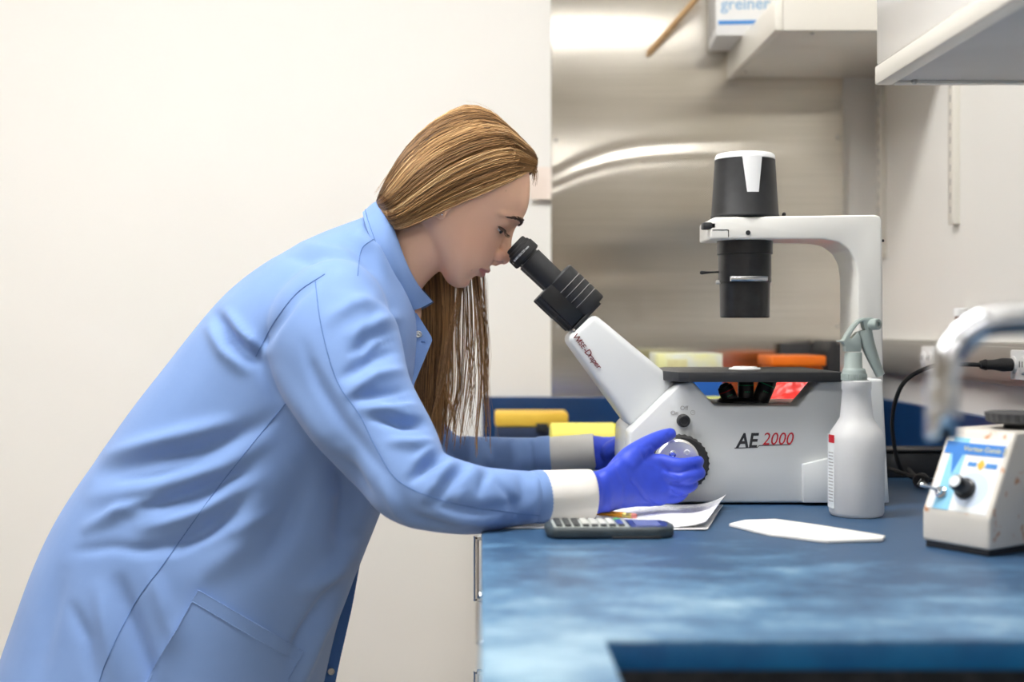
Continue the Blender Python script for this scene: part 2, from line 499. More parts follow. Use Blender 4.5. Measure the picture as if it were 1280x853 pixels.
# brushed steel
m = mat('brushed_steel', (0.62, 0.585, 0.53), 0.16, 1.0); M['steel'] = m
nt = m.node_tree; b = nt.nodes['Principled BSDF']; L = nt.links.new
tc = nt.nodes.new('ShaderNodeTexCoord'); mp = nt.nodes.new('ShaderNodeMapping'); mp.inputs['Scale'].default_value = (1.2, 1, 90); L(tc.outputs['Object'], mp.inputs[0])
n1 = nt.nodes.new('ShaderNodeTexNoise'); n1.inputs['Scale'].default_value = 3; n1.inputs['Detail'].default_value = 4; L(mp.outputs[0], n1.inputs['Vector'])
r1 = nt.nodes.new('ShaderNodeValToRGB'); e = r1.color_ramp.elements
e[0].position = .3; e[0].color = (0.68, .645, .58, 1); e[1].position = .7; e[1].color = (.76, .725, .66, 1)
L(n1.outputs['Fac'], r1.inputs[0]); L(r1.outputs[0], b.inputs['Base Color'])
b.inputs['Roughness'].default_value = .17; b.inputs['Anisotropic'].default_value = 1.0
tgv = nt.nodes.new('ShaderNodeCombineXYZ'); tgv.inputs[0].default_value = 1.0; L(tgv.outputs[0], b.inputs['Tangent'])

# printed page
m = mat('printed_page', (0.86, 0.86, 0.87), 0.7); M['page'] = m
nt = m.node_tree; b = nt.nodes['Principled BSDF']; L = nt.links.new
tc = nt.nodes.new('ShaderNodeTexCoord'); mp = nt.nodes.new('ShaderNodeMapping'); mp.inputs['Rotation'].default_value = (0, 0, -.35); L(tc.outputs['Object'], mp.inputs[0])
wv = nt.nodes.new('ShaderNodeTexWave'); wv.bands_direction = 'Y'; wv.inputs['Scale'].default_value = 38; L(mp.outputs[0], wv.inputs['Vector'])
n1 = nt.nodes.new('ShaderNodeTexNoise'); n1.inputs['Scale'].default_value = 160; L(mp.outputs[0], n1.inputs['Vector'])
n2 = nt.nodes.new('ShaderNodeTexNoise'); n2.inputs['Scale'].default_value = 14; L(mp.outputs[0], n2.inputs['Vector'])
g1 = nt.nodes.new('ShaderNodeMath'); g1.operation = 'GREATER_THAN'; g1.inputs[1].default_value = .72; L(wv.outputs['Fac'], g1.inputs[0])
g2 = nt.nodes.new('ShaderNodeMath'); g2.operation = 'GREATER_THAN'; g2.inputs[1].default_value = .5; L(n1.outputs['Fac'], g2.inputs[0])
g3 = nt.nodes.new('ShaderNodeMath'); g3.operation = 'GREATER_THAN'; g3.inputs[1].default_value = .52; L(n2.outputs['Fac'], g3.inputs[0])
m1 = nt.nodes.new('ShaderNodeMath'); m1.operation = 'MULTIPLY'; L(g1.outputs[0], m1.inputs[0]); L(g2.outputs[0], m1.inputs[1])
m2 = nt.nodes.new('ShaderNodeMath'); m2.operation = 'MULTIPLY'; L(m1.outputs[0], m2.inputs[0]); L(g3.outputs[0], m2.inputs[1])
mxn = nt.nodes.new('ShaderNodeMixRGB'); mxn.inputs[1].default_value = (.86, .86, .87, 1); mxn.inputs[2].default_value = (.5, .5, .56, 1)
L(m2.outputs[0], mxn.inputs[0]); L(mxn.outputs[0], b.inputs['Base Color'])

# translucent bottle
m = bpy.data.materials.new('frosted_bottle'); m.use_nodes = True; M['bottle'] = m
nt = m.node_tree; b = nt.nodes['Principled BSDF']; L = nt.links.new
b.inputs['Base Color'].default_value = (.90, .90, .90, 1); b.inputs['Roughness'].default_value = .35
tr = nt.nodes.new('ShaderNodeBsdfTranslucent'); tr.inputs[0].default_value = (.86, .87, .88, 1)
mxs = nt.nodes.new('ShaderNodeMixShader'); mxs.inputs[0].default_value = .4
L(b.outputs[0], mxs.inputs[1]); L(tr.outputs[0], mxs.inputs[2]); L(mxs.outputs[0], nt.nodes['Material Output'].inputs[0])
nz = nt.nodes.new('ShaderNodeTexNoise'); nz.inputs['Scale'].default_value = 30
rr = nt.nodes.new('ShaderNodeValToRGB'); rr.color_ramp.elements[0].color = (.88, .88, .88, 1); rr.color_ramp.elements[1].color = (.92, .92, .92, 1)
L(nz.outputs['Fac'], rr.inputs[0]); L(rr.outputs[0], b.inputs['Base Color'])

# ------------------------------------------------------------------ the room
BW, RW, ZT = 2.78, 0.851, 0.90          # back wall, right wall, bench top
RX0, RX1, RY0 = -4.2, 5.0, -8.6
def struct(name, geo, m): return tag(obj(name, geo, m, smooth=False), kind='structure')
struct('floor', box(RX0, RX1, RY0, BW + .1, -.1, 0), M['floor'])
struct('ceiling', box(RX0, RX1, RY0, BW + .1, CEIL, CEIL + .1), M['ceiling'])
struct('wall_back', box(RX0, RX1, BW, BW + .12, 0, CEIL), M['wall'])
struct('wall_right', box(RW, RW + .12, -0.5, BW, 0, CEIL), M['wall'])
struct('wall_left', box(RX0 - .1, RX0, RY0, BW, 0, CEIL), M['wall_far'])
struct('wall_front', box(RX0, RX1, RY0 - .1, RY0, 0, CEIL), M['wall_far'])
struct('wall_far_right', box(RX1, RX1 + .1, RY0, BW, 0, CEIL), M['wall_far'])

# ceiling lamps (long troffers)
def troffer(x0, x1, y, wd, label):
    t = thing('ceiling_light', label, 'ceiling light', ((x0 + x1) / 2, y, CEIL), 'ceiling troffers')
    fr = join(box(x0 - .03, x1 + .03, y - wd / 2 - .03, y - wd / 2, CEIL - .05, CEIL), box(x0 - .03, x1 + .03, y + wd / 2, y + wd / 2 + .03, CEIL - .05, CEIL),
              box(x0 - .03, x0, y - wd / 2, y + wd / 2, CEIL - .05, CEIL), box(x1, x1 + .03, y - wd / 2, y + wd / 2, CEIL - .05, CEIL))
    obj('frame', fr, M['white_p'], t, smooth=False)
    obj('diffuser', box(x0, x1, y - wd / 2, y + wd / 2, CEIL - .035, CEIL - .002), M['lamp'], t, smooth=False)
troffer(-2.2, -0.9, 1.15, .4, 'white ceiling light above the standing person')
troffer(-0.7, 0.45, 1.38, .4, 'white ceiling light above the blue bench')
troffer(-1.9, -0.7, -1.18, .2, 'white ceiling light behind the camera, left of its row')
troffer(-0.4, 0.8, -1.18, .2, 'white ceiling light behind the camera, right of its row')
troffer(-1.1, 0.7, -6.0, .3, 'long white ceiling light at the far end of the room')
troffer(1.5, 3.3, -6.0, .3, 'white ceiling light at the far right end of the room')
troffer(-2.6, -1.4, -6.0, .3, 'white ceiling light at the far left end of the room')

# steel sheet on the back wall, slightly buckled
nx, nz = 60, 260
xs = np.linspace(.146, .776, nx); zs = np.linspace(.985, 2.45, nz)
V = []
for z in zs:
    for x in xs:
        # a shallow buckle runs across the sheet, sinking toward its left edge
        zc_ = np.interp(x, [.146, .20, .27, .34, .44, .59, .66, .78], [1.468, 1.494, 1.517, 1.529, 1.536, 1.540, 1.533, 1.515])
        f = .0015 * math.erf((z - zc_) / .020) + .0006 * math.sin(z * 9 + 1.0) * math.exp(-((z - 1.25) / .25) ** 2) + .0002 * math.sin(x * 11 + z * 4)
        V.append((x, BW - .012 + f, z))
Fc = [(j * nx + i, j * nx + i + 1, (j + 1) * nx + i + 1, (j + 1) * nx + i) for j in range(nz - 1) for i in range(nx - 1)]
N0 = len(V); V2 = V + [(v[0], BW - .0005, v[2]) for v in V]
rim = list(range(nx)) + [j * nx + nx - 1 for j in range(1, nz)] + [(nz - 1) * nx + i for i in range(nx - 2, -1, -1)] + [j * nx for j in range(nz - 2, 0, -1)]
Fc2 = Fc + [(rim[k], rim[(k + 1) % len(rim)], rim[(k + 1) % len(rim)] + N0, rim[k] + N0) for k in range(len(rim))]
st = thing('steel_sheet', 'large brushed steel sheet fixed on the back wall behind the microscope', 'metal sheet', (.46, BW, .985))
obj('sheet', (V2, Fc2), M['steel'], st, angle=20)
for (px, py) in ((1047, 172), (681 + 14, 176), (1046, 408), (697, 408)):
    c = P(px, py, BW - .01)
    obj('screw', lathe(c + np.array([0, .006, 0]), c + np.array([0, -.01, 0]), [(0, .005), (.009, .005), (.012, .002)], 12), M['alu'], st)

# taped note at the edge of the sheet
c = P(675, 230, BW)
t = obj('tape_note', box(c[0] - .022, c[0] + .024, BW - .014, BW - .012, c[2] - .035, c[2] + .035), mat('tape', lin(240, 226, 216), .5, noise=(20, lin(236, 220, 208), .4, .6)), None, smooth=False)
tag(t, 'small pale pink note taped at the edge of the steel sheet', 'note')

# backsplash, blue
t = struct('trim_1', box(-.003, RW, BW - .02, BW, ZT, ZT + .099, .002), M['splash'])
t = struct('trim_2', box(RW - .02, RW, -.3, BW - .02, ZT, ZT + .099, .002), M['splash'])

# bench top with sink cut-out: ring of polygons
def top_with_hole(x0, x1, y0, y1, hx0, hx1, hy0, hy1, z0, z1):
    V = []
    for z in (z1, z0):
        V += [(x0, y0, z), (x1, y0, z), (x1, y1, z), (x0, y1, z), (hx0, hy0, z), (hx1, hy0, z), (hx1, hy1, z), (hx0, hy1, z)]
    Fc = []
    for i in range(4):
        j = (i + 1) % 4
        Fc += [(i, j, 4 + j, 4 + i), (8 + i, 12 + i, 12 + j, 8 + j), (i, 8 + i, 8 + j, j), (4 + i, 4 + j, 12 + j, 12 + i)]
    return V, Fc
SX0, SX1, SY0, SY1 = .097, .60, .42, 1.017
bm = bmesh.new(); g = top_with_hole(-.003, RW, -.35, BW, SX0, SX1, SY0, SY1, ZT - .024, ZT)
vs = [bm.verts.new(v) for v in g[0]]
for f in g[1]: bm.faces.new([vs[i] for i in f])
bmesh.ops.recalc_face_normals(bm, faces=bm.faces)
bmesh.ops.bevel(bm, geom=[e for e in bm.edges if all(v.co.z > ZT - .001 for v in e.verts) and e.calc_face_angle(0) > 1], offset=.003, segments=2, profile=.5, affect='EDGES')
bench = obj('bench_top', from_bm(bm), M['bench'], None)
bench.data.materials.append(M['bench_edge'])
for p in bench.data.polygons:
    if abs(p.normal.z) < .3: p.material_index = 1
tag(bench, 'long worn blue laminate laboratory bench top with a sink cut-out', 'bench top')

# sink basin
si = thing('sink', 'black sink basin set under the blue bench top', 'sink', ((SX0 + SX1) / 2, (SY0 + SY1) / 2, ZT - .28))
e = .012
bas = join(box(SX0 - e, SX0, SY0 - e, SY1 + e, ZT - .28, ZT - .0245), box(SX1, SX1 + e, SY0 - e, SY1 + e, ZT - .28, ZT - .0245),
           box(SX0, SX1, SY0 - e, SY0, ZT - .28, ZT - .0245), box(SX0, SX1, SY1, SY1 + e, ZT - .28, ZT - .0245), box(SX0, SX1, SY0, SY1, ZT - .28, ZT - .268))
obj('basin', bas, M['epoxy'], si, smooth=False)
obj('drain', lathe(((SX0 + SX1) / 2, .72, ZT - .268), ((SX0 + SX1) / 2, .72, ZT), [(0, .04), (.004, .04), (.004, .03), (.001, .028)], 24), M['chrome'], si)

# base cabinets facing the person
def cabinet(y0, y1, label, hz):
    t = thing('base_cabinet', label, 'cabinet', (.4, (y0 + y1) / 2, 0), 'cream cabinets under the bench')
    if y0 < 1.0 and y1 > .4:
        obj('body', join(box(.026, RW - .02, y0 + .001, y1 - .001, .1, ZT - .30), box(.026, .08, y0 + .001, y1 - .001, ZT - .30, ZT - .025)), M['cab'], t, smooth=False)
    else:
        obj('body', box(.026, RW - .02, y0 + .001, y1 - .001, .1, ZT - .025), M['cab'], t, smooth=False)
    obj('plinth', box(.09, RW - .02, y0 + .001, y1 - .001, 0, .1), M['black_m'], t, smooth=False)
    for (za, zb, h) in hz:
        d = obj('door', box(.006, .0255, y0 + .004, y1 - .004, za, zb, .003), M['cab'], t)
        hy, ha, hb = h
        obj('handle', join(tube([(.008, hy, ha), (-.010, hy, ha), (-.0115, hy, ha - .006), (-.0115, hy, hb + .006), (-.010, hy, hb), (.008, hy, hb)], .0045, 10, 31),
                           cyl((.005, hy, ha), (.0, hy, ha), .008, 14), cyl((.005, hy, hb), (.0, hy, hb), .008, 14)), M['chrome'], d)
cabinet(1.62, 2.16, 'cream base cabinet below the arms of the person', [(.70, ZT - .035, (1.9, .836, .745)), (.12, .69, (1.9, .636, .545))])
cabinet(2.165, 2.76, 'cream base cabinet in the back corner under the bench', [(.70, ZT - .035, (2.45, .836, .745)), (.12, .69, (2.45, .636, .545))])
cabinet(1.06, 1.615, 'cream base cabinet beside the sink under the bench', [(.70, ZT - .035, (1.15, .79, .70)), (.12, .69, (1.15, .636, .545))])
cabinet(.2, 1.055, 'cream base cabinet under the sink', [(.12, ZT - .035, (.95, .72, .63))])

# outlet rail on the right wall
rl = thing('outlet_rail', 'long grey metal outlet rail along the right wall', 'outlet rail', (RW, 1.6, 1.057))
obj('raceway', box(.825, RW + .002, -.2, 2.74, 1.057, 1.125, .003), M['alu'], rl)
obj('lid', box(.822, .826, -.2, 2.74, 1.064, 1.118, .001), M['alu'], rl)
def outlet(y):
    f = obj('outlet', box(.816, .823, y - .032, y + .032, 1.068, 1.114, .003), M['white_p'], rl)
    for s in (-1, 1):
        obj('socket', lathe((.818, y + s * .017, 1.091), (.80, y + s * .017, 1.091), [(0, .0135), (.004, .0135), (.005, .012)], 20), M['card'], f)
        for q in (-1, 1):
            obj('slot', box(.8125, .8135, y + s * .017 + q * .005 - .001, y + s * .017 + q * .005 + .001, 1.088, 1.097), M['ink'], f, smooth=False)
outlet(1.955); outlet(2.36); outlet(1.2)

# shelf standards (slotted strips)
def standard(x0, x1, y, z0, z1, label):
    t = thing('shelf_standard', label, 'shelf standard', (x1, y, z0), 'slotted shelf standards')
    obj('strip', box(x0, x1, y - .0125, y + .0125, z0, z1, .001), M['shelf'], t)
    n = int((z1 - z0) / .025)
    s0 = obj('slot', box(x0 - .0006, x0 + .001, y - .002, y + .002, z0 + .02, z0 + .032), M['greyc'], t, smooth=False)
    for k in range(1, n - 1):
        c = s0.copy(); COL.objects.link(c); c.location.z = s0.location.z + k * .025
standard(.838, RW + .001, 2.30, 1.334, 2.0, 'cream slotted shelf standard on the right wall, ending in mid wall')
standard(.838, RW + .001, 2.72, 1.30, 1.684, 'cream slotted shelf standard in the corner below the far shelf')

# far wall shelf (deep lipped)
fs = thing('wall_shelf', 'cream wall shelf in the corner carrying the white carton', 'shelf', (.69, 2.54, 1.685))
obj('board', box(.54, RW, 2.325, BW - .012, 1.689, 1.741, .0015), M['shelf'], fs)
obj('front_lip', box(.525, .5395, 2.31, BW - .0125, 1.685, 1.742, .002), M['shelf'], fs)
obj('end_lip', box(.54, RW, 2.31, 2.3245, 1.685, 1.90, .002), M['shelf'], fs)
for (x, y) in ((.60, 2.34), (.55, 2.70)):
    obj('screw', cyl((x, y, 1.6892), (x, y, 1.684), .004, 10), M['alu'], fs)

# near wall cabinet
nc = thing('wall_cabinet', 'white wall cabinet hanging above the bench at the top right', 'cabinet', (.69, .9, 1.476))
obj('body', box(.55, RW - .001, .1, 1.725, 1.482, 2.2, .002), M['shelf'], nc)
d = obj('door', box(.53, .549, .902, 1.729, 1.502, 2.2, .003), mat('gloss_white', (.90, .885, .85), .2, noise=(3, (.88, .865, .83), .4, .6), coat=.5), nc)
obj('door', box(.53, .549, .10, .898, 1.502, 2.2, .003), M['shelf'], nc)
obj('bottom_rail', box(.528, .552, .1, 1.731, 1.476, 1.5015, .003), M['shelf'], nc)
obj('bottom_panel', box(.5525, RW - .002, .1, 1.715, 1.4795, 1.4822, .0005), mat('grey_panel', (.66, .65, .63), .5, noise=(10, (.62, .61, .59), .4, .6)), nc)
obj('end_rail', box(.5525, RW - .002, 1.7155, 1.731, 1.476, 1.4818, .001), M['shelf'], nc)
obj('screw', lathe((.575, 1.71, 1.4794), (.575, 1.71, 1.46), [(0, .004), (.004, .004), (.006, .002)], 12), M['alu'], nc)

# carton on the far shelf
def carton():
    t = thing('carton', 'white cardboard carton with blue lettering on the far wall shelf', 'carton', (.55, 2.67, 1.742))
    a = math.radians(-4); R = Matrix.Translation((.472, 2.60, 1.742)) @ Matrix.Rotation(a, 4, 'Z')
    obj('box', xform(box(0, .19, 0, .15, 0, .14, .001), R), M['card'], t)
    obj('tape', xform(box(-.0008, .1908, .06, .095, .1395, .1406), R), M['cream'], t, smooth=False)
    obj('stripe', xform(box(.004, .10, -.001, 0, .022, .030), R), M['blueink'], t, smooth=False)
    g = text_geo('greiner', .034, bold=.0004)
    obj('lettering', xform(place(g, (.058, -.0006, .063), (1, 0, 0), (0, 0, 1)), R), mat('pale_blue_lettering', lin(150, 186, 216), .6, noise=(20, lin(140, 178, 210), .4, .6)), t, smooth=False)
    for k in (0, 1):
        obj('side_label', xform(box(-.001, 0, .02 + k * .06, .06 + k * .06, .02, .10), R), M['greyc'], t, smooth=False)
carton()
w0 = np.array([.357, 2.755, 1.743]); w1 = np.array([.5, 2.655, 1.898])
d = (w1 - w0)
tag(obj('wooden_stick', tube([w0, w0 + d * 1.5], .0065, 12, 2, True), M['wood']), 'thin wooden stick leaning from the steel sheet over the carton', 'stick')

# small reagent bottle on the rail
t = thing('reagent_bottle', 'small white capped bottle with a brown band standing on the outlet rail', 'bottle', (.838, 2.25, 1.125))
obj('body', lathe((.838, 2.25, 1.125), (.838, 2.25, 2), [(0, .011), (.001, .0122), (.030, .0122), (.036, .009), (.042, .009)], 24), M['white_p'], t)
obj('band', lathe((.838, 2.25, 1.125), (.838, 2.25, 2), [(.0361, .0092), (.037, .0095), (.0425, .0095), (.043, .009)], 24), M['brown'], t)
obj('cap', lathe((.838, 2.25, 1.125), (.838, 2.25, 2), [(.0431, .0115), (.044, .0125), (.056, .0125), (.058, .011)], 24), M['white_p'], t)

# power cord and its plug, in the outlet rail
t = thing('power_cord', 'black power cord plugged into the outlet rail', 'cord', (.78, 1.955, 1.0))
py_ = 1.955 + .017
pz = P(1262, 457, 1.955)[2]
def lz(z): return z
pl = obj('plug', loft([np.array([(x, py_ + a * sy, 1.091 + b_ * sz) for a, b_ in [(math.cos(q), math.sin(q)) for q in np.linspace(0, 6.283, 16, endpoint=False)]])
      for x, sy, sz in ((.812, .012, .010), (.798, .0125, .0105), (.786, .009, .008), (.774, .0085, .0075), (.764, .005, .005))]), M['rubber'], t)
for k in range(4):
    obj('rib', lathe((.7735 - k * .0025, py_, 1.091), (.7, py_, 1.091), [(0, .0088 - k * .0008), (.0012, .0088 - k * .0008)], 14), M['rubber'], pl)
obj('cable', tube([(.766, py_, 1.091), (.73, py_, 1.0915), (.69, py_ + .01, 1.087), (.655, py_ + .03, 1.06), (.648, py_ + .06, 1.0), (.665, py_ + .08, .93), (.69, py_ + .09, .907), (.72, py_ + .10, .9045)], .0034, 10, 60), M['rubber'], t)
# power supply with loose plug
t = thing('power_supply', 'black power supply box lying behind the microscope base', 'power supply', (.72, 2.14, ZT))
obj('case', box(.648, .80, 2.11, 2.17, ZT, ZT + .042, .004), M['black_m'], t)
obj('lid', box(.646, .802, 2.108, 2.172, ZT + .0425, ZT + .048, .003), M['black'], t)
obj('cable', tube([(.66, 2.11, ZT + .025), (.64, 2.08, ZT + .028), (.655, 2.04, ZT + .02), (.68, 2.01, ZT + .012), (.682, 1.99, ZT + .008)], .0035, 10, 40), M['rubber'], t)
obj('cable', tube([(.70, 2.11, ZT + .015), (.70, 2.06, ZT + .006), (.73, 2.03, ZT + .0045), (.78, 2.04, ZT + .0045), (.815, 2.08, ZT + .0045)], .0035, 10, 40), M['rubber'], t)
q = obj('plug', lathe((.683, 1.993, ZT + .0125), (.668, 1.965, ZT + .0125), [(0, .006), (.004, .0105), (.024, .0115), (.028, .009)], 16), M['rubber'], t)
for k in range(3):
    obj('prong', lathe((.670 + .002 * k - .002, 1.969, ZT + .009 + .003 * k), (.660 + .002 * k, 1.95, ZT + .009 + .003 * k), [(0, .001), (.012, .001)], 8), M['alu'], q)

# faucet, close to the lens
t = thing('faucet', 'chrome gooseneck faucet arching over the sink', 'faucet', (.70, .80, ZT))
Yf = .85
pts = [P(1178, 492, Yf), P(1180, 470, Yf), P(1189, 440, Yf), P(1210, 416, Yf), P(1245, 402, Yf), (.40, Yf, 1.153), (.50, .835, 1.150), (.60, .82, 1.135), (.675, .805, 1.07), (.70, .80, .98), (.70, .80, .905)]
obj('spout', tube(pts, .0100, 20, 90), M['chrome'], t)
a0, a1 = P(1178, 478, Yf), P(1178, 552, Yf)
obj('aerator', lathe(a0, a1, [(0, .009), (.001, .0108), (.012, .0112), (.0125, .0098), (.016, .0098), (.0165, .0112), (.036, .0112), (.0385, .0095)], 28), M['chrome'], t)
obj('base', lathe((.70, .80, ZT), (.70, .80, 2), [(0, .026), (.008, .026), (.014, .018), (.04, .014)], 28), M['chrome'], t)
obj('lever', tube([(.70, .80, .94), (.70, .85, .955), (.70, .89, .965)], [.007, .006, .005], 12, 16, True), M['chrome'], t)

# ------------------------------------------------------------------ things along the back of the bench
t = thing('tool_case', 'dark blue case with a yellow lid by the back wall', 'case', (.095, 2.62, ZT))
obj('body', box(.024, .168, 2.575, 2.68, ZT, ZT + .048, .004), M['navy'], t)
obj('lid', box(.022, .170, 2.573, 2.682, ZT + .0485, ZT + .077, .005), M['yellow'], t)
obj('latch', box(.105, .128, 2.569, 2.5745, ZT + .038, ZT + .056, .001), M['black_m'], t)
t = thing('paper_roll', 'pale yellow rolled sheet with a frayed lime end behind the cuffs', 'roll', (.2, 2.36, ZT))
rad = .0365
obj('sheet', lathe((.122, 2.36, ZT + rad), (.265, 2.36, ZT + rad), [(0, .010), (0, rad - .004), (.002, rad), (.116, rad), (.118, rad - .003), (.112, .012)], 32, False), M['ypaper'], t)
V, Fc = lathe((.238, 2.36, ZT + rad), (.30, 2.36, ZT + rad), [(0, rad - .001), (.010, rad - .004), (.020, rad * .7), (.028, rad * .55), (.022, rad * .3), (.012, .004)], 30, False)
V = [np.array(v) + np.array([1, .4, .4]) * rng.uniform(-.004, .004) if i >= 30 else v for i, v in enumerate(V)]
obj('frayed_end', (V, Fc), M['ylime'], t, angle=10)

def bcarton(name, x0, x1, y0, y1, h, bands, label, cat):
    t = thing(name, label, cat, ((x0 + x1) / 2, (y0 + y1) / 2, ZT))
    for n, za, zb, mm in bands:
        obj(n, box(x0, x1, y0, y1, ZT + za, ZT + zb, .0015), mm, t)
    return t
t = bcarton('tip_box', .343, .470, 2.52, 2.66, .195, [('body', 0, .158, M['bluebox']), ('lid', .1585, .197, M['palebox'])], 'blue carton with a pale lid behind the microscope stage', 'carton')
obj('label', box(.36, .40, 2.518, 2.5195, ZT + .166, ZT + .186), M['cream'], t, smooth=False)
t = bcarton('lime_box', .395, .475, 2.36, 2.44, .115, [('body', 0, .085, M['limebox']), ('lid', .0855, .118, M['limebox'])], 'small lime green box behind the objectives', 'box')
t = thing('orange_bin', 'orange plastic bin standing behind the stage', 'bin', (.62, 2.58, ZT))
obj('body', prism([(.575, ZT), (.665, ZT), (.668, ZT + .172), (.570, ZT + .172)], 2.52, 2.64, .004), M['orange'], t)
obj('lid', prism([(.566, ZT + .1725), (.672, ZT + .1725), (.672, ZT + .193), (.566, ZT + .193)], 2.512, 2.648, .003), M['orange'], t)
t = thing('document_holder', 'black angled holder standing in the corner behind the microscope', 'holder', (.70, 2.70, ZT))
obj('back_panel', box(.635, .80, 2.735, 2.745, ZT, ZT + .215, .002), M['black_m'], t)
obj('side_panel', prism([(.698, ZT), (.735, ZT), (.735, ZT + .155), (.718, ZT + .222), (.705, ZT + .222), (.698, ZT + .20)], 2.60, 2.734, .003), M['black_m'], t)
obj('foot', box(.69, .80, 2.60, 2.7345, ZT, ZT + .008, .002), M['black_m'], t)

# red crumpled bag
V, Fc = ellipsoid((.545, 2.24, ZT + .078), .075, .065, .085, None, 72, 44)
V = np.array(V)
n = V - np.array([.545, 2.24, ZT + .078]); n /= np.linalg.norm(n, axis=1)[:, None]
dd = np.zeros(len(V)); r_ = np.random.RandomState(3)
for k in range(26):
    kk = r_.normal(size=3); kk /= np.linalg.norm(kk)
    dd += np.abs(np.sin(V @ kk * r_.uniform(40, 110) + r_.uniform(0, 6))) * r_.uniform(.4, 1)
dd = (dd - dd.mean()) / dd.std()
V += n * dd[:, None] * .0055
V[:, 2] = np.maximum(V[:, 2], ZT + .001)
V[:, 2] += np.where(V[:, 2] > ZT + .1, .02 * np.clip((V[:, 0] - .53) / .08, -1.5, 1.0) , 0)
tag(obj('plastic_bag', (V, Fc), M['bag'], None, angle=25), 'crumpled red plastic bag behind the microscope objectives', 'bag')

# ------------------------------------------------------------------ the microscope
YM = 1.885                                   # its centre plane
ms = thing('microscope', 'white inverted laboratory microscope with black binocular head on the bench', 'microscope', (.42, YM, ZT))
def xz(px, py, Y):
    p = P(px, py, Y); return (p[0], p[2])
YN = 1.79
body = [xz(a, b, YN) for a, b in ((792, 629), (785, 580), (787, 540), (848, 481), (866, 477), (894, 508), (998, 508), (1024, 477), (1104, 474), (1112, 629))]
bd = obj('body', prism(body, YN, 1.846, .004, 3), M['scope'], ms)
rear = body[:5] + [body[5], xz(1064, 508, YN), xz(1076, 474, YN)] + body[8:]
obj('rear_body', prism(rear, 1.8465, 1.98, .004, 3), M['scope'], ms)
for (x, y) in ((.25, 1.82), (.25, 1.95), (.53, 1.82), (.53, 1.95)):
    obj('foot', lathe((x, y, ZT), (x, y, 2), [(0, .010), (.004, .012)], 16), M['rubber'], bd)
zb = P(0, 629, YN)[2]
# boss on the lower near side
obj('side_boss', prism([xz(1004, 629, 1.78), xz(1004, 581, 1.78), xz(1036, 573, 1.78), xz(1108, 573, 1.78), xz(1112, 629, 1.78)], 1.780, 1.792, .002), M['scope'], bd)
# inclined tube
tb = [xz(a, b, 1.83) for a, b in ((742, 391), (849, 480), (790, 537), (708, 424))]
tu = obj('inclined_tube', prism(tb, 1.83, 1.94, .010, 4), M['scope'], ms)
# dark joint between tube and body
j0, j1 = np.array(xz(849, 480, 1.83)), np.array(xz(790, 537, 1.83)); jd = np.array([.0012, -.0014])
obj('joint_line', prism([tuple(j0 + jd * .2), tuple(j1 + jd * .2), tuple(j1 + jd), tuple(j0 + jd)], 1.829, 1.941), M['greyc'], tu, smooth=False)
# handwriting on the tube
a = P(721, 423, 1.83); bq = P(748, 458, 1.83)
xd = (bq - a); yd = np.array([-xd[2], 0, xd[0]]); yd = yd if yd[2] > 0 else -yd
wr = join(*[place(text_geo(s, sz, .1, bold=.0001), a + xd * k + np.array([0, -.0012, 0]), xd, yd) for s, sz, k in (('W', .0125, .0), ('I', .010, .12), ('S', .010, .19), ('E', .010, .29), ('-', .012, .40), ('D', .0125, .52), ('r', .0115, .63), ('a', .0115, .72), ('p', .0115, .82), ('e', .0115, .92), ('r', .0115, 1.02))])
obj('handwriting', wr, M['redink'], tu, smooth=False)

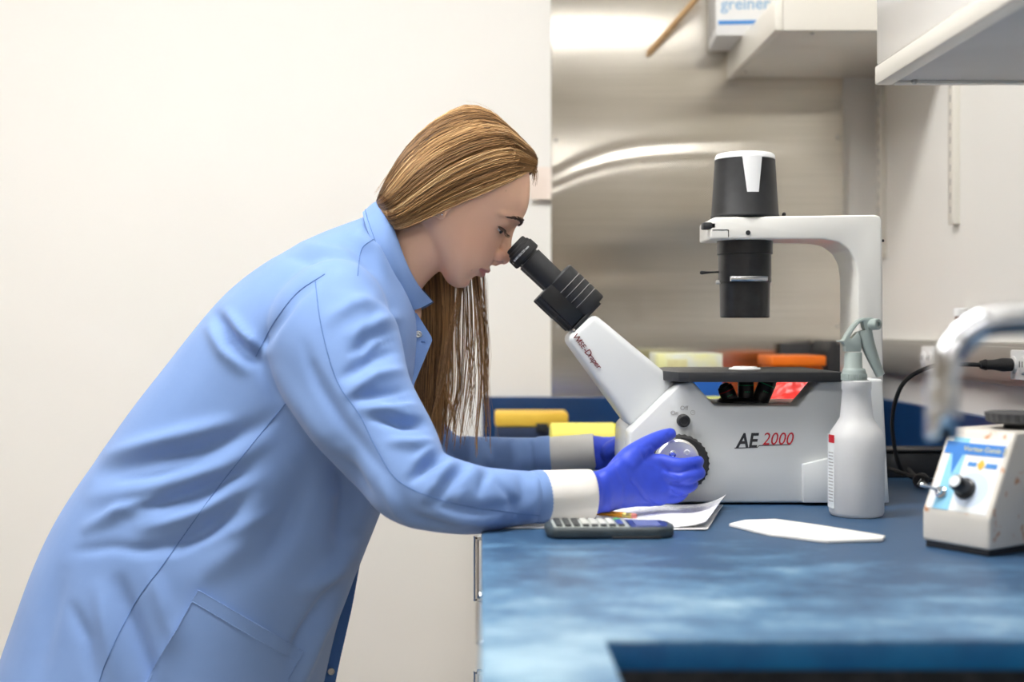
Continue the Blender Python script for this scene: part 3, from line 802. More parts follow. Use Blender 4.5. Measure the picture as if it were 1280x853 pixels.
# binocular head
hd_a = np.array([43.5, 41.5]); hd_a /= np.linalg.norm(hd_a); hd_p = np.array([hd_a[1], -hd_a[0]])
def hp(s, q, Y):       # s along the axis from (689,354), q across (up-right positive), in pixels
    p = np.array([689.0, 354.0]) + hd_a * s + hd_p * q
    return P(p[0], p[1], Y)
YE = YM - .031
k_ = F / YE
bh = obj('binocular_head', prism([(lambda p: (p[0], p[2]))(hp(s, q, 1.84)) for s, q in ((0, -22), (0, 24), (58, 24), (58, -22))], 1.838, 1.932, .004), M['black'], ms)
obj('neck_ring', prism([(lambda p: (p[0], p[2]))(hp(s, q, 1.84)) for s, q in ((58.5, -25), (58.5, 24), (63, 24), (63, -25))], 1.835, 1.936, .001), M['black_m'], bh)
axis = hp(10, 0, YE) - hp(0, 0, YE)
for Y, sgn in ((YE, -1), (YM + .031, 1)):
    def lp(prof, q, s0=0.0):
        base = hp(s0, q, YE); base[1] = Y
        return lathe(base, base + axis, [((t) / k_, r / k_) for t, r in prof], 40)
    holder = obj('tube_holder', lp([(0, 18), (2, 20), (16, 20), (16.5, 19), (18, 19), (18.5, 20.3), (25, 20.3), (25.5, 19), (27, 19), (27.5, 20.3), (34, 20.3), (34.5, 19), (36, 19), (36.5, 20.3), (43, 20.3), (43.5, 19), (45, 19), (45.5, 20.3), (57, 20.3), (59, 19)], 13), M['black_m'], ms)
    for gs in (16.2, 25.2, 34.2, 43.2):
        obj('groove', lp([(0, 19.1), (0.0, 20.0), (.8, 20.0), (.8, 19.1)], 13, gs), M['greyc'], holder)
    obj('prism_cover', lp([(0, 9), (1, 11), (33, 11), (33.5, 10.3), (57, 10.3), (58, 9)], -19), M['black_m'], ms)
    ey = obj('eyepiece', lp([(0, 14), (.5, 15.5), (8, 15.5), (40, 15), (42, 15)], 4, -41), M['black_m'], ms)
    obj('clamp_ring', lp([(0, 11.5), (0, 13.5), (9, 13.5), (9, 11.5)], 4, -49), M['black'], ey)
    cup = obj('eyecup', lp([(2, 9), (0, 12.5), (1, 14.5), (5, 15), (6, 16.6), (9, 17), (10, 18.4), (21, 18.8), (23, 18.0), (24, 15.5)], 4, -67), M['rubber'], ey)
    cc = hp(-52, 4, YE); cc[1] = Y
    tg = text_geo('N-WF10X/20 mm', .0046)
    obj('lettering', on_cyl(tg, cc, axis, (-.25, -1, -.2), 18.9 / k_), M['white_p'], cup, smooth=False)
obj('screw', lathe(hp(61, -23, 1.835), hp(61, -23, 1.835) + np.array([0, -.01, 0]), [(0, .002), (.0015, .002)], 10), M['chrome'], bh)

# pillar and arm
YA0, YA1 = 1.838, 1.932
arm = [xz(a, b, YA0) for a, b in ((888, 299), (888, 276), (893, 271.5), (1094, 268.5), (1100, 270), (1103, 276), (1104.5, 480), (1072, 480), (1072, 345), (1069, 326), (1061, 312), (1048, 303), (1030, 299.5))]
am = obj('arm', prism(arm, YA0, YA1, .003, 3), M['scope_l'], ms)
c = P(935, 291, YA0); obj('hole_plug', cyl(c + np.array([0, .001, 0]), c + np.array([0, -.0012, 0]), .0034, 16), M['black_m'], am)
c = P(1103, 301, YA0 + .02); obj('screw', cyl((c[0] - .002, c[1], c[2]), (c[0] + .002, c[1], c[2]), .002, 10), M['black_m'], am)
g1 = P(888, 287.6, YA0); g2 = P(910.5, 287.2, YA0); g3 = P(910.5, 299, YA0)
obj('panel_line', join(box(g1[0] + .003, g2[0], YA0 - .0004, YA0 + .001, g1[2] - .0005, g1[2] + .0005), box(g2[0] - .0005, g2[0] + .0005, YA0 - .0004, YA0 + .001, g3[2] + .003, g1[2])), M['black_m'], am, smooth=False)
c = P(885, 283, YA0 + .012); obj('filter_knob', box(c[0] - .009, c[0] + .010, c[1] - .012, c[1] + .008, c[2] - .005, c[2] + .005, .002), M['black_m'], am)
# lamp housing
lx = P(931, 0, YM)[0]; sc = F / YM
def zy(py): return ZC - (py - VY) / sc
lh = obj('lamp_housing', lathe((lx, YM, zy(273)), (lx, YM, 3), [(0, .0495), (.002, .050), (.0035, .0495), (.005, .0488), (zy(201) - zy(273), .0438)], 56), M['black_m'], ms)
zt = zy(200.5)
obj('cap', lathe((lx, YM, zt), (lx, YM, 3), [(0, .0437), (.0005, .0440), (.006, .0432), (.0085, .041), (.0095, .036), (.0098, .0)], 56, False), M['white_p'], lh)
V = []
for j in range(9):
    t_ = j / 8; zz = zy(200) + (zy(244) - zy(200)) * t_; r = .0441 + (.0488 - .0438) * t_ * .62; hwid = (12.5 * (1 - t_) + 7.2 * t_) / sc / r
    for k in range(9):
        th = -hwid + 2 * hwid * k / 8 + .05
        V.append((lx + r * math.sin(th), YM - r * math.cos(th), zz))
Vt = V + [(lx + (v[0] - lx) * .975, YM + (v[1] - YM) * .975, v[2]) for v in V]
Fc = [(j * 9 + k, j * 9 + k + 1, (j + 1) * 9 + k + 1, (j + 1) * 9 + k) for j in range(8) for k in range(8)]
rim = list(range(9)) + [j * 9 + 8 for j in range(1, 9)] + [72 + k for k in range(7, -1, -1)] + [j * 9 for j in range(7, 0, -1)]
Fc += [(rim[k], rim[k] + 81, rim[(k + 1) % len(rim)] + 81, rim[(k + 1) % len(rim)]) for k in range(len(rim))]
obj('front_tongue', (Vt, Fc), M['white_p'], lh)
c = P(980, 268, YM); obj('screw', lathe((c[0], YM, zy(270)), (c[0], YM, 3), [(0, .003), (.0035, .003), (.005, .0015)], 12), M['black'], am)
# condenser
cd = obj('condenser', lathe((lx, YM, zy(297)), (lx, YM, 0), [(0, .0405), (zy(297) - zy(318), .0405), (zy(297) - zy(319), .0385), (zy(297) - zy(353), .0385), (zy(297) - zy(354), .0368), (zy(297) - zy(396), .036), (zy(297) - zy(397.5), .0345)], 56), M['black'], ms)
a0 = P(913, 350, YM - .039); a1 = P(960, 349, YM - .039)
obj('slider', box(a0[0], a1[0], YM - .0405, YM - .028, zy(353) , zy(346.5), .001), M['chrome'], cd)
a0 = P(877, 341, YM); a1 = P(905, 340, YM)
lv = obj('lever', tube([a0, a0 + (a1 - a0) * .4, a1], [.0028, .0015, .0015], 10, 12, True), M['black'], cd)
obj('pivot', box(a1[0] - .004, a1[0] + .004, YM - .006, YM + .004, zy(345), zy(336), .001), M['alu'], cd)
a0 = P(898, 352, YM); obj('clip', box(a0[0] - .004, a0[0] + .006, YM - .005, YM + .004, zy(355.5), zy(350.5), .001), M['alu'], cd)
# stage
YS0, YS1 = 1.765, 2.0
zs1 = P(0, 465.5, YS0)[2]; zs0 = P(0, 478, YS0)[2]
sx0, sx1 = P(850, 0, YS0)[0], P(1056, 0, YS0)[0]
stg = [(sx0 + .012, YS0), (sx1, YS0), (sx1, YS1), (sx0 + .012, YS1), (sx0 - .014, YS1 - .05), (sx0 - .014, YS0 + .06), (sx0, YS0 + .012)]
sg = obj('stage', prism(stg, zs0, zs1, .0015, 2, 'Z'), M['black_m'], ms)
obj('stage_insert', lathe((lx, YM, zs1 - .001), (lx, YM, 2), [(0, .0235), (.0025, .0235), (.0035, .022), (.0035, .018), (.0052, .0175), (.0055, .016)], 40), M['white_p'], sg)
# nosepiece with objectives
zn = P(0, 508, YN)[2]
np_ = obj('nosepiece', lathe((lx - .006, YM - .0, zn - .004), (lx - .006, YM - .0, 2), [(0, .034), (.007, .034), (.010, .031), (.012, .02)], 40), M['black'], ms)
def objective(dx, ang, ring, L_, r):
    d_ = np.array([math.sin(ang), 0, math.cos(ang)]); o_ = np.array([lx + dx, YM - .012, zn + .001])
    q = obj('objective', lathe(o_, o_ + d_, [(0, r * .95), (.003, r), (L_ * .72, r), (L_ * .76, r * .93), (L_ * .86, r * .93), (L_ * .9, r * .7), (L_, r * .45)], 28), M['black'], np_)
    obj('colour_ring', lathe(o_ + d_ * (L_ * .60), o_ + d_, [(0, r + .0002), (.0014, r + .0002)], 28), ring, q)
    obj('tip', lathe(o_ + d_ * (L_ * .87), o_ + d_, [(0, r * .80), (L_ * .07, r * .62), (L_ * .14, r * .4)], 24), M['chrome'], q)
    for k in range(3):
        obj('green_mark', on_cyl(([(-.004 + .003 * k, -.001, .0001), (-.002 + .003 * k, -.001, .0001), (-.002 + .003 * k, .001, .0001), (-.004 + .003 * k, .001, .0001)], [(0, 1, 2, 3)]), o_ + d_ * L_ * .38, -d_, (0, -1, 0), r + .0001), M['green'], q, smooth=False)
objective(-.022, -.42, M['red'], .029, .0115)
objective(-.001, 0.0, M['green'], .040, .0115)
objective(.019, .40, M['green'], .044, .0125)
# power switch knob, print, logo
c = P(854, 526, YN)
kb = obj('power_knob', lathe(c + np.array([0, .002, 0]), c + np.array([0, -.02, 0]), [(0, .0095), (.006, .0092), (.012, .0085), (.0135, .007), (.0135, .0055), (.012, .005), (.012, 0)], 32, False), M['black_m'], ms)
FD = np.array([0, -.0003, 0])
for s, px, py, sz in (('On', 843, 516.5, .0085), ('Off', 855, 510.5, .0085)):
    obj('lettering', place(text_geo(s, sz), P(px, py, YN) + FD, (1, 0, 0), (0, 0, 1)), M['greyc'], bd, smooth=False)
c = P(866, 516, YN) + FD
th = np.linspace(0, 2 * math.pi, 24, endpoint=False)
ring = [(c[0] + r * math.cos(a_), c[1], c[2] + r * math.sin(a_)) for r in (.0034, .0028) for a_ in th]
obj('clock_mark', join((ring, [(k, (k + 1) % 24, 24 + (k + 1) % 24, 24 + k) for k in range(24)]), box(c[0] - .0003, c[0] + .0003, c[1] - .0001, c[1] + .0001, c[2], c[2] + .002), box(c[0], c[0] + .0017, c[1] - .0001, c[1] + .0001, c[2] - .0003, c[2] + .0003)), M['greyc'], bd, smooth=False)
obj('lettering', place(text_geo('AE', .0285, .22, bold=.0007, sx=.86), P(933, 552, YN) + FD, (1, 0, .012), (0, 0, 1)), M['ink'], bd, smooth=False)
obj('lettering', place(text_geo('2000', .0245, .26, sx=.88), P(971.5, 549.5, YN) + FD, (1, 0, .012), (0, 0, 1)), M['red'], bd, smooth=False)
def rule(pxs, mm):
    q = [P(a_, b_, YN) + FD for a_, b_ in pxs]; h = .0006; V = []; 
    for p in q: V += [p + np.array([0, 0, h]), p - np.array([0, 0, h])]
    return V, [(2 * i, 2 * i + 1, 2 * i + 3, 2 * i + 2) for i in range(len(q) - 1)]
obj('underline', rule(((918, 560.5), (946.5, 559.5), (949, 557.2), (988, 556)), None), M['ink'], bd, smooth=False)
# focus knobs on both sides
for sgn in (-1, 1):
    yb = YM + sgn * .095
    kc = P(850, 579, 1.775); kc[1] = yb
    D = np.array([.0, sgn, 0.0])
    prof = []
    ck = lathe(kc, kc + D, [(0, .030), (.004, .0365), (.006, .0385), (.024, .0385), (.027, .036), (.027, .031)], 96)
    V = [np.array(v) for v in ck[0]]
    for i in range(96):
        if i % 3 == 0:
            for j in (2, 3):
                q = V[j * 96 + i]; rr_ = q - kc; rr_[1] = 0; V[j * 96 + i] = q + rr_ / np.linalg.norm(rr_) * .0014
    fk = obj('coarse_knob', (V, ck[1]), M['rubber'], ms, angle=25)
    fc = kc + D * .027 + np.array([-.008, 0, .006])
    fn = obj('fine_knob', lathe(fc, fc + D, [(0, .029), (.006, .029), (.007, .030), (.022, .0295), (.0245, .027), (.0245, .022), (.024, 0)], 48, False), M['satin'], fk)
    obj('chrome_band', lathe(fc, fc + D, [(.0075, .0302), (.0165, .0302)], 48, False), M['chrome'], fn)
    for (dx, dz, r, mm) in ((-.008, .010, .0052, M['chrome']), (.012, .012, .004, M['white_p']), (.002, -.015, .0045, M['chrome'])):
        q = fc + D * .0235 + np.array([dx, 0, dz])
        obj('pin', lathe(q, q + D, [(0, r), (.0025, r), (.0032, r * .8), (.0032, r * .55), (.002, r * .5), (.002, 0)], 20, False), mm, fn)
    q = P(840, 548, 1.745); q[1] = yb + sgn * .043
    obj('tension_pin', tube([fc + D * .012 + np.array([.0, 0, .026]), q], [.0025, .003], 10, 8, True), M['chrome'], fn)

# ------------------------------------------------------------------ spray bottle
YB = 1.69; sb = F / YB
bx = P(1070.5, 0, YB)[0]
def zb_(py): return ZC - (py - VY) / sb
zbase = ZT
sp = thing('spray_bottle', 'frosted white spray bottle with grey trigger head in front of the microscope', 'spray bottle', (bx, YB, ZT))
prof = [(.003, 0), (.0, .028), (.0015, .033), (.006, .0352), (zb_(560) - ZT, .0362), (zb_(549) - ZT, .0358), (zb_(540) - ZT, .0335), (zb_(530) - ZT, .0262), (zb_(522) - ZT, .0212), (zb_(510) - ZT, .0200), (zb_(488) - ZT, .0180), (zb_(487) - ZT, .0190), (zb_(477) - ZT, .0190), (zb_(475.5) - ZT, .0170)]
bt = obj('bottle', lathe((bx, YB, ZT), (bx, YB, 2), prof, 56, False), M['bottle'], sp, angle=50)
# wrap label on the far left side
def lab(a0, a1, z0, z1, mm, name, r=.0366):
    V = []
    for j in range(2):
        for k in range(13):
            a_ = a0 + (a1 - a0) * k / 12; V.append((bx + r * math.cos(a_), YB + r * math.sin(a_), z0 if j == 0 else z1))
    return obj(name, (V, [(k, k + 1, 14 + k, 13 + k) for k in range(12)]), mm, bt)
A_ = math.pi
lab(A_ - 1.2, A_ + .42, zb_(634), zb_(543), M['label'], 'label')
lab(A_ + .02, A_ + .43, zb_(553), zb_(543), M['red'], 'label_mark', .0368)
# fine print lines on the label
pl_ = []
for k in range(16):
    V = []; z_ = zb_(566 + k * 4); L0 = A_ + .38 - .02 * (k % 3); L1 = A_ + .02
    for j in range(2):
        for q in range(6):
            a_ = L0 + (L1 - L0) * q / 5; V.append((bx + .0369 * math.cos(a_), YB + .0369 * math.sin(a_), z_ + j * .0013))
    pl_.append((V, [(q, q + 1, 7 + q, 6 + q) for q in range(5)]))
obj('fine_print', join(*pl_), M['greyc'], bt, smooth=False)
# collar with ribs
cx = P(1067.5, 0, YB)[0]
co = obj('collar', lathe((cx, YB, zb_(475.5)), (cx, YB, 2), [(0, .0160), (.001, .0165), (.009, .0160), (.011, .0150), (.0125, .0152), (.0145, .0142), (.0155, .0135)], 40), M['spray'], sp)
for k in range(30):
    a_ = 2 * math.pi * k / 30
    q = np.array([cx + .0162 * math.cos(a_), YB + .0162 * math.sin(a_), zb_(475)])
    obj('rib', tube([q, q + np.array([0, 0, .008])], .0008, 6, 2), M['spray'], co)
obj('neck', lathe((cx - .001, YB, zb_(461)), (cx - .001, YB, 2), [(0, .0125), (.001, .0118), (.020, .0112), (.0215, .0105)], 36), M['spray'], sp)
q = lambda a_, b_: xz(1020 + a_ / 7.755, 385 + b_ / 7.755, YB)
obj('shroud', prism([q(270, 425), q(272, 370), q(245, 335), q(212, 328), q(212, 316), q(255, 315), q(290, 250), q(350, 165), q(400, 120), q(450, 97), q(530, 95), q(560, 120), q(520, 190), q(470, 225), q(452, 190), q(440, 130), q(395, 160), q(345, 225), q(310, 290), q(330, 300), q(395, 230), q(420, 300), q(420, 425)], YB - .008, YB + .008, .0015), M['spray'], sp)
obj('piston', lathe(P(1020 + 335 / 7.755, 385 + 375 / 7.755, YB), P(1020 + 430 / 7.755, 385 + 385 / 7.755, YB), [(0, .0045), (.002, .0055), (.013, .0058)], 20), M['spray'], sp)
tr_ = [P(1020 + a_ / 7.755, 385 + b_ / 7.755, YB - .001) for a_, b_ in ((470, 215), (495, 330), (545, 470), (600, 600), (625, 655))]
obj('trigger', tube(tr_, [.0098, .0092, .0080, .0064, .0060], 20, 24, False, (1.0, .95)), M['spray'], sp)
n0 = P(1020 + 500 / 7.755, 385 + 165 / 7.755, YB); nd = np.array([.55, -.8, .05]); nd /= np.linalg.norm(nd)
nzl = obj('nozzle', lathe(n0 - nd * .004, n0 + nd, [(0, .006), (.010, .0065), (.012, .0075), (.021, .0073), (.022, .0062), (.022, .003), (.019, .0025), (.019, 0)], 28, False), M['spray'], sp)

# ------------------------------------------------------------------ vortex mixer
A0 = np.array([.545, 1.38]); A1 = np.array([.497, 1.453])
fx = (A0 - A1) / np.linalg.norm(A0 - A1)          # along the front, left to right
fy = np.array([-fx[1], fx[0]])                     # toward the back
W_ = float(np.linalg.norm(A0 - A1)); D_ = .15
MM = Matrix(((fx[0], fy[0], 0, A1[0]), (fx[1], fy[1], 0, A1[1]), (0, 0, 1, ZT), (0, 0, 0, 1)))
vm = thing('vortex_mixer', 'cream bench mixer with sloped control panel and rust spots at the right', 'mixer', (.58, 1.47, ZT))
H0, H1, SL = .042, .133, .048
prof = [(.0, .007), (.0, H0), (SL, H1), (D_, H1), (D_, .007)]
bm = bmesh.new()
a_ = [bm.verts.new((0, y, z)) for y, z in prof]; b_ = [bm.verts.new((W_, y, z)) for y, z in prof]
bm.faces.new(a_); bm.faces.new(b_[::-1])
for i in range(5): bm.faces.new((a_[i], b_[i], b_[(i + 1) % 5], a_[(i + 1) % 5]))
bmesh.ops.recalc_face_normals(bm, faces=bm.faces)
bmesh.ops.bevel(bm, geom=list(bm.edges), offset=.004, segments=3, profile=.5, affect='EDGES')
mb = obj('housing', xform(from_bm(bm), MM), M['enamel'], vm)
obj('base_plate', xform(box(.003, W_ - .003, .003, D_ - .003, 0, .0075, .001), MM), M['black_m'], vm)
sd = np.array([0, SL, H1 - H0]); sl_len = np.linalg.norm(sd); sd /= sl_len; sn = np.array([0, -sd[2], sd[1]])
def panel(u0, u1, v0, v1, h, t=.0006):
    o_ = np.array([0, 0, H0])
    c_ = [o_ + np.array([u, 0, 0]) + sd * v + sn * hh for hh in (h, h + t) for u, v in ((u0, v0), (u1, v0), (u1, v1), (u0, v1))]
    g = [tuple(x) for x in c_], [(0, 1, 2, 3), (4, 7, 6, 5), (0, 4, 5, 1), (1, 5, 6, 2), (2, 6, 7, 3), (3, 7, 4, 0)]
    return xform(g, MM)
def pt(u, v, h): return np.array(MM @ Vector(np.array([u, 0, H0]) + sd * v + sn * h))
pn = obj('control_panel', panel(.005, W_ - .005, .003, sl_len - .012, .0002), M['label'], vm, smooth=False)
obj('light_band', panel(.014, .034, .003, sl_len - .012, .0009, .0003), M['lightblue'], pn, smooth=False)
obj('title_band', panel(.006, W_ - .006, sl_len - .032, sl_len - .018, .0012, .0003), M['midblue'], pn, smooth=False)
dx_ = np.array(MM.to_3x3() @ Vector((1, 0, 0))); ds_ = np.array(MM.to_3x3() @ Vector(sd)); 
obj('lettering', place(text_geo('Vortex-Genie 2', .0085), pt(.057, sl_len - .025, .0018), dx_, ds_), M['cream'], pn, smooth=False)
V = [pt(.017, .072, .0014), pt(.031, .072, .0014), pt(.024, .045, .0014)]
obj('arrow_mark', (V, [(0, 1, 2)]), M['midblue'], pn, smooth=False)
tl = [pt(.055 + .021 * math.cos(q_), .030 + .021 * math.sin(q_), .0010) for q_ in np.linspace(0, 6.283, 28, endpoint=False)]
obj('dial_print', (tl, [tuple(range(28))]), M['paleblue'], pn, smooth=False)
obj('emblem', ([pt(.058, .053, .0016), pt(.063, .060, .0016), pt(.058, .067, .0016), pt(.053, .060, .0016)], [(0, 1, 2, 3)]), M['yellow'], pn, smooth=False)
obj('emblem', panel(.041, .052, .0575, .0625, .0010, .0003), M['blueink'], pn, smooth=False)
obj('emblem', panel(.064, .078, .0565, .0625, .0010, .0003), M['blueink'], pn, smooth=False)
snw = np.array(MM.to_3x3() @ Vector(sn))
q = pt(.048, .030, .001)
dk = obj('speed_dial', lathe(q, q + snw, [(0, .0125), (.004, .012), (.005, .0095), (.020, .0085), (.0215, .0075)], 28), M['black'], vm)
obj('dial_cap', lathe(q + snw * .0216, q + snw, [(0, .007), (.001, .0065)], 20), M['label'], dk)
q = pt(.020, .022, .001)
sw = obj('toggle_switch', lathe(q, q + snw, [(0, .0068), (.003, .0068), (.004, .0045), (.008, .0045)], 20), M['chrome'], vm)
obj('toggle', tube([q + snw * .006, q + snw * .014 - dx_ * .006, q + snw * .02 - dx_ * .013], [.0018, .002, .003], 12, 12, True), M['chrome'], sw)
hc = np.array(MM @ Vector((W_ / 2 + .012, .10, H1)))
hs = obj('head_stem', lathe(hc, hc + np.array([0, 0, 1]), [(0, .018), (.006, .016)], 28), M['rubber'], vm)
ck = lathe(hc + np.array([0, 0, .006]), hc + np.array([0, 0, 1]), [(0, .028), (.002, .034), (.012, .036), (.013, .034), (.010, .02), (.007, 0)], 48, False)
V = [np.array(v) for v in ck[0]]
for i in range(48):
    if i % 2 == 0:
        for j in (1, 2): V[j * 48 + i] = hc + (V[j * 48 + i] - hc) * np.array([1.05, 1.05, 1])
obj('rubber_cup', (V, ck[1]), mat('grey_rubber', (.07, .07, .072), .8, bump=(200, .3)), vm, angle=20)

# ------------------------------------------------------------------ flat things on the bench
# printed pages, curled at the right
def page(front, back, z, curl, name, label, mm):
    V = []; n_, m_ = 40, 12
    for j in range(m_ + 1):
        t_ = j / m_
        a_ = np.array(front[0]) * (1 - t_) + np.array(back[0]) * t_; b_ = np.array(front[1]) * (1 - t_) + np.array(back[1]) * t_
        for i in range(n_ + 1):
            s_ = i / n_; p = a_ * (1 - s_) + b_ * s_; h = 0.0
            if s_ > .8:
                u_ = (s_ - .8) / .2
                h = curl * (u_ ** 2) * (.55 + .45 * t_)
                p = p - (b_ - a_) * .03 * u_ ** 2
            V.append((p[0], p[1], z + h + .0006 * math.sin(s_ * 9 + t_ * 3) ** 2))
    N_ = len(V); W2 = n_ + 1
    V += [(v[0], v[1], v[2] - .0006) for v in V]
    Fc = []
    for j in range(m_):
        for i in range(n_):
            k = j * W2 + i; Fc += [(k, k + 1, k + W2 + 1, k + W2), (N_ + k, N_ + k + W2, N_ + k + W2 + 1, N_ + k + 1)]
    rim = list(range(W2)) + [j * W2 + n_ for j in range(1, m_ + 1)] + [m_ * W2 + i for i in range(n_ - 1, -1, -1)] + [j * W2 for j in range(m_ - 1, 0, -1)]
    Fc += [(rim[k], rim[k] + N_, rim[(k + 1) % len(rim)] + N_, rim[(k + 1) % len(rim)]) for k in range(len(rim))]
    return tag(obj(name, (V, Fc), mm, None, angle=60), label, 'paper', 'papers under the hands')
def bp(px, py): return on_bench(px, py, ZT)[:2]
page((bp(612, 661), bp(893, 664)), (bp(640, 640), bp(912, 634)), ZT + .001, .0025, 'paper_sheet', 'lowest plain sheet under the forearm', M['paper'])
page((bp(650, 659), bp(890, 663)), (bp(670, 634), bp(915, 634)), ZT + .0032, .014, 'paper_sheet', 'printed curling sheet on top under the gloved hand', M['page'])

# folded paper towel
g = [on_bench(a_, b_, ZT + .002) for a_, b_ in ((911, 657), (930, 652.5), (969, 651), (1020, 658), (1107, 672), (1103, 676), (1033, 678), (960, 669))]
tag(obj('folded_towel', prism([(p[0], p[1]) for p in g], ZT + .0002, ZT + .0045, .0014, 2, 'Z'), M['towel']), 'white folded paper towel lying flat before the spray bottle', 'paper towel')

# pencil
p0 = on_bench(672, 634, ZT + .010); p1 = on_bench(795, 645.5, ZT + .010)
pe = thing('pencil', 'orange wooden pencil with pink eraser under the cuff', 'pencil', (.1, 1.66, ZT))
d = (p1 - p0); Lp = np.linalg.norm(d); d /= Lp
obj('shaft', tube([p0 + d * .004, p1 - d * .018], .0036, 6, 2), M['pencil'], pe, smooth=False)
obj('tip', lathe(p0 + d * .004, p0 - d, [(0, .0034), (.012, .001), (.016, .0003)], 12), M['wood'], pe)
obj('ferrule', lathe(p1 - d * .018, p1, [(0, .0037), (.003, .0037), (.0035, .0034), (.006, .0034), (.0065, .0037), (.013, .0037)], 16), M['brass'], pe)
obj('eraser', lathe(p1 - d * .005, p1 + d, [(0, .0034), (.004, .0034), (.0055, .0025)], 16), M['eraser'], pe)
obj('imprint', tube([p1 - d * .05 + np.array([0, -.0033, .0012]), p1 - d * .036 + np.array([0, -.0033, .0012])], .0008, 6, 2), M['ink'], pe)

# calculator
cc_ = on_bench(690, 674, ZT)
CM = Matrix.Translation((cc_[0] - .002, cc_[1] - .006, ZT)) @ Matrix.Rotation(math.radians(1), 4, 'Z') @ Matrix.Diagonal((1, .86, .9, 1))
ca = thing('calculator', 'dark grey pocket calculator with light keys in front of the papers', 'calculator', (.13, 1.55, ZT))
outl = [(.004, 0), (.128, 0), (.146, .012), (.150, .04), (.146, .068), (.128, .078), (.004, .078), (-.004, .060), (-.004, .018)]
sh = obj('shell', xform(prism(outl, .001, .015, .004, 3, 'Z'), CM), M['calc'], ca)
obj('battery_lip', xform(prism([(.072, -.001), (.128, -.001), (.140, .012), (.140, .06), (.128, .079), (.072, .079)], .0005, .004, .001, 2, 'Z'), CM), M['black_m'], ca)
obj('face_plate', xform(prism([(.004, .006), (.094, .006), (.094, .072), (.004, .072)], .0148, .0158, .0004, 1, 'Z'), CM), M['calc_f'], ca)
obj('screen_bezel', xform(prism([(.096, .006), (.138, .009), (.142, .04), (.138, .069), (.096, .072)], .0148, .0157, .0003, 1, 'Z'), CM), mat('blue_bezel', lin(52, 66, 120), .3, noise=(40, lin(46, 60, 112), .4, .6)), ca)
obj('screen', xform(box(.103, .132, .014, .064, .0157, .0161), CM), mat('lcd', lin(120, 130, 170), .25, noise=(40, lin(112, 122, 162), .4, .6)), ca, smooth=False)
kg = box(-.0038, .0038, -.0052, .0052, 0, .0028, .0009)
for i in range(8):
    for j in range(5):
        x_, y_ = .011 + i * .0105, .013 + j * .013
        mm = M['key_g'] if (i == 7 and j == 4) else (M['key_d'] if (i < 3 or j == 0) else (M['key_b'] if (i == 7) else M['key_l']))
        obj('key', xform(xform(kg, Matrix.Translation((x_, y_, .0156))), CM), mm, ca)

# ------------------------------------------------------------------ the person
Y0 = YM
KP = F / Y0                                  # pixels per metre in the head plane
fl = P(170, 1000, Y0)
pe_ = thing('person', 'person in a light blue lab coat and blue gloves bending over the microscope', 'person', (fl[0], Y0, 0))

# --- head in its own frame: u forward, v toward the camera, w up (units: pixels of the head plane)
HO = P(556, 262, Y0)
ct, stt = math.cos(math.radians(33)), math.sin(math.radians(33))
UU = np.array([ct, 0, -stt]); WW = np.array([stt, 0, ct]); VVv = np.array([0, -1.0, 0])
HA = [UU, VVv, WW]
def H(u, v, w_): return HO + (UU * u + VVv * v + WW * w_) / KP
tabh = [(117, -22, 12, 8), (114, -34, 28, 26), (108, -43, 44, 40), (95, -53, 64, 53), (75, -60, 78, 61), (58, -65, 86, 63), (41, -66, 88, 63), (27, -66, 84, 61), (16, -65, 82, 60), (4, -63, 82, 59),
        (-10, -58, 84, 57), (-24, -48, 86, 54), (-37, -24, 83.5, 50), (-47, 0, 78.5, 46), (-55, 16, 74.5, 41), (-64, 32, 73, 33), (-71, 44, 70, 22), (-75, 52, 64, 10)]
tabh = crom(tabh, 70)
rings = []
for w_, ub, uf, hv in tabh:
    uc = (ub + uf) / 2; a_ = (uf - ub) / 2; r_ = []
    for k in range(48):
        th_ = 2 * math.pi * k / 48; c_, s_ = math.cos(th_), math.sin(th_)
        ex = 2 / 2.25
        r_.append(H(uc + a_ * math.copysign(abs(c_) ** ex, c_), hv * math.copysign(abs(s_) ** ex, s_), w_))
    rings.append(r_)
px_ = 1 / KP
G = [loft(rings)]
G.append(tube([H(80, 0, 30), H(82, 0, 20), H(85.5, 0, 10), H(90, 0, 0), H(95, 0, -9)], [7 * px_, 6.5 * px_, 7 * px_, 7.8 * px_, 8.2 * px_], 20, 26, True))
G.append(ellipsoid(H(95, 0, -11), 8.5 * px_, 8.5 * px_, 8 * px_, HA))
for s_ in (-1, 1):
    G.append(ellipsoid(H(88, s_ * 9.5, -13), 9 * px_, 6.5 * px_, 7 * px_, HA))
    G.append(tube([H(84, 0, 37), H(83.5, s_ * 14, 38), H(76, s_ * 32, 37), H(62, s_ * 47, 30)], [4.5 * px_, 6 * px_, 5.5 * px_, 4 * px_], 14, 20, True))
    G.append(ellipsoid(H(66.5, s_ * 28, 22.5), 11.5 * px_, 13 * px_, 10.5 * px_, HA))      # closed upper lid
    G.append(tube([H(87.2, 0, -34.5), H(85, s_ * 8, -34.5), H(80.5, s_ * 16, -37), H(75, s_ * 23, -39)], [3.6 * px_, 3.6 * px_, 3 * px_, 1.5 * px_], 12, 20, True))
    G.append(tube([H(83.6, 0, -43), H(82, s_ * 8, -43), H(78.5, s_ * 15, -41.5), H(74, s_ * 22, -39.5)], [4.2 * px_, 4 * px_, 3 * px_, 1.5 * px_], 12, 20, True))
    G.append(ellipsoid(H(2, s_ * 60, -2), 8 * px_, 6 * px_, 14 * px_, HA))
    G.append(ellipsoid(H(5.5, s_ * 63, -11), 6 * px_, 3.5 * px_, 7 * px_, HA))
G.append(ellipsoid(H(90, 0, -21), 5 * px_, 4 * px_, 5 * px_, HA))
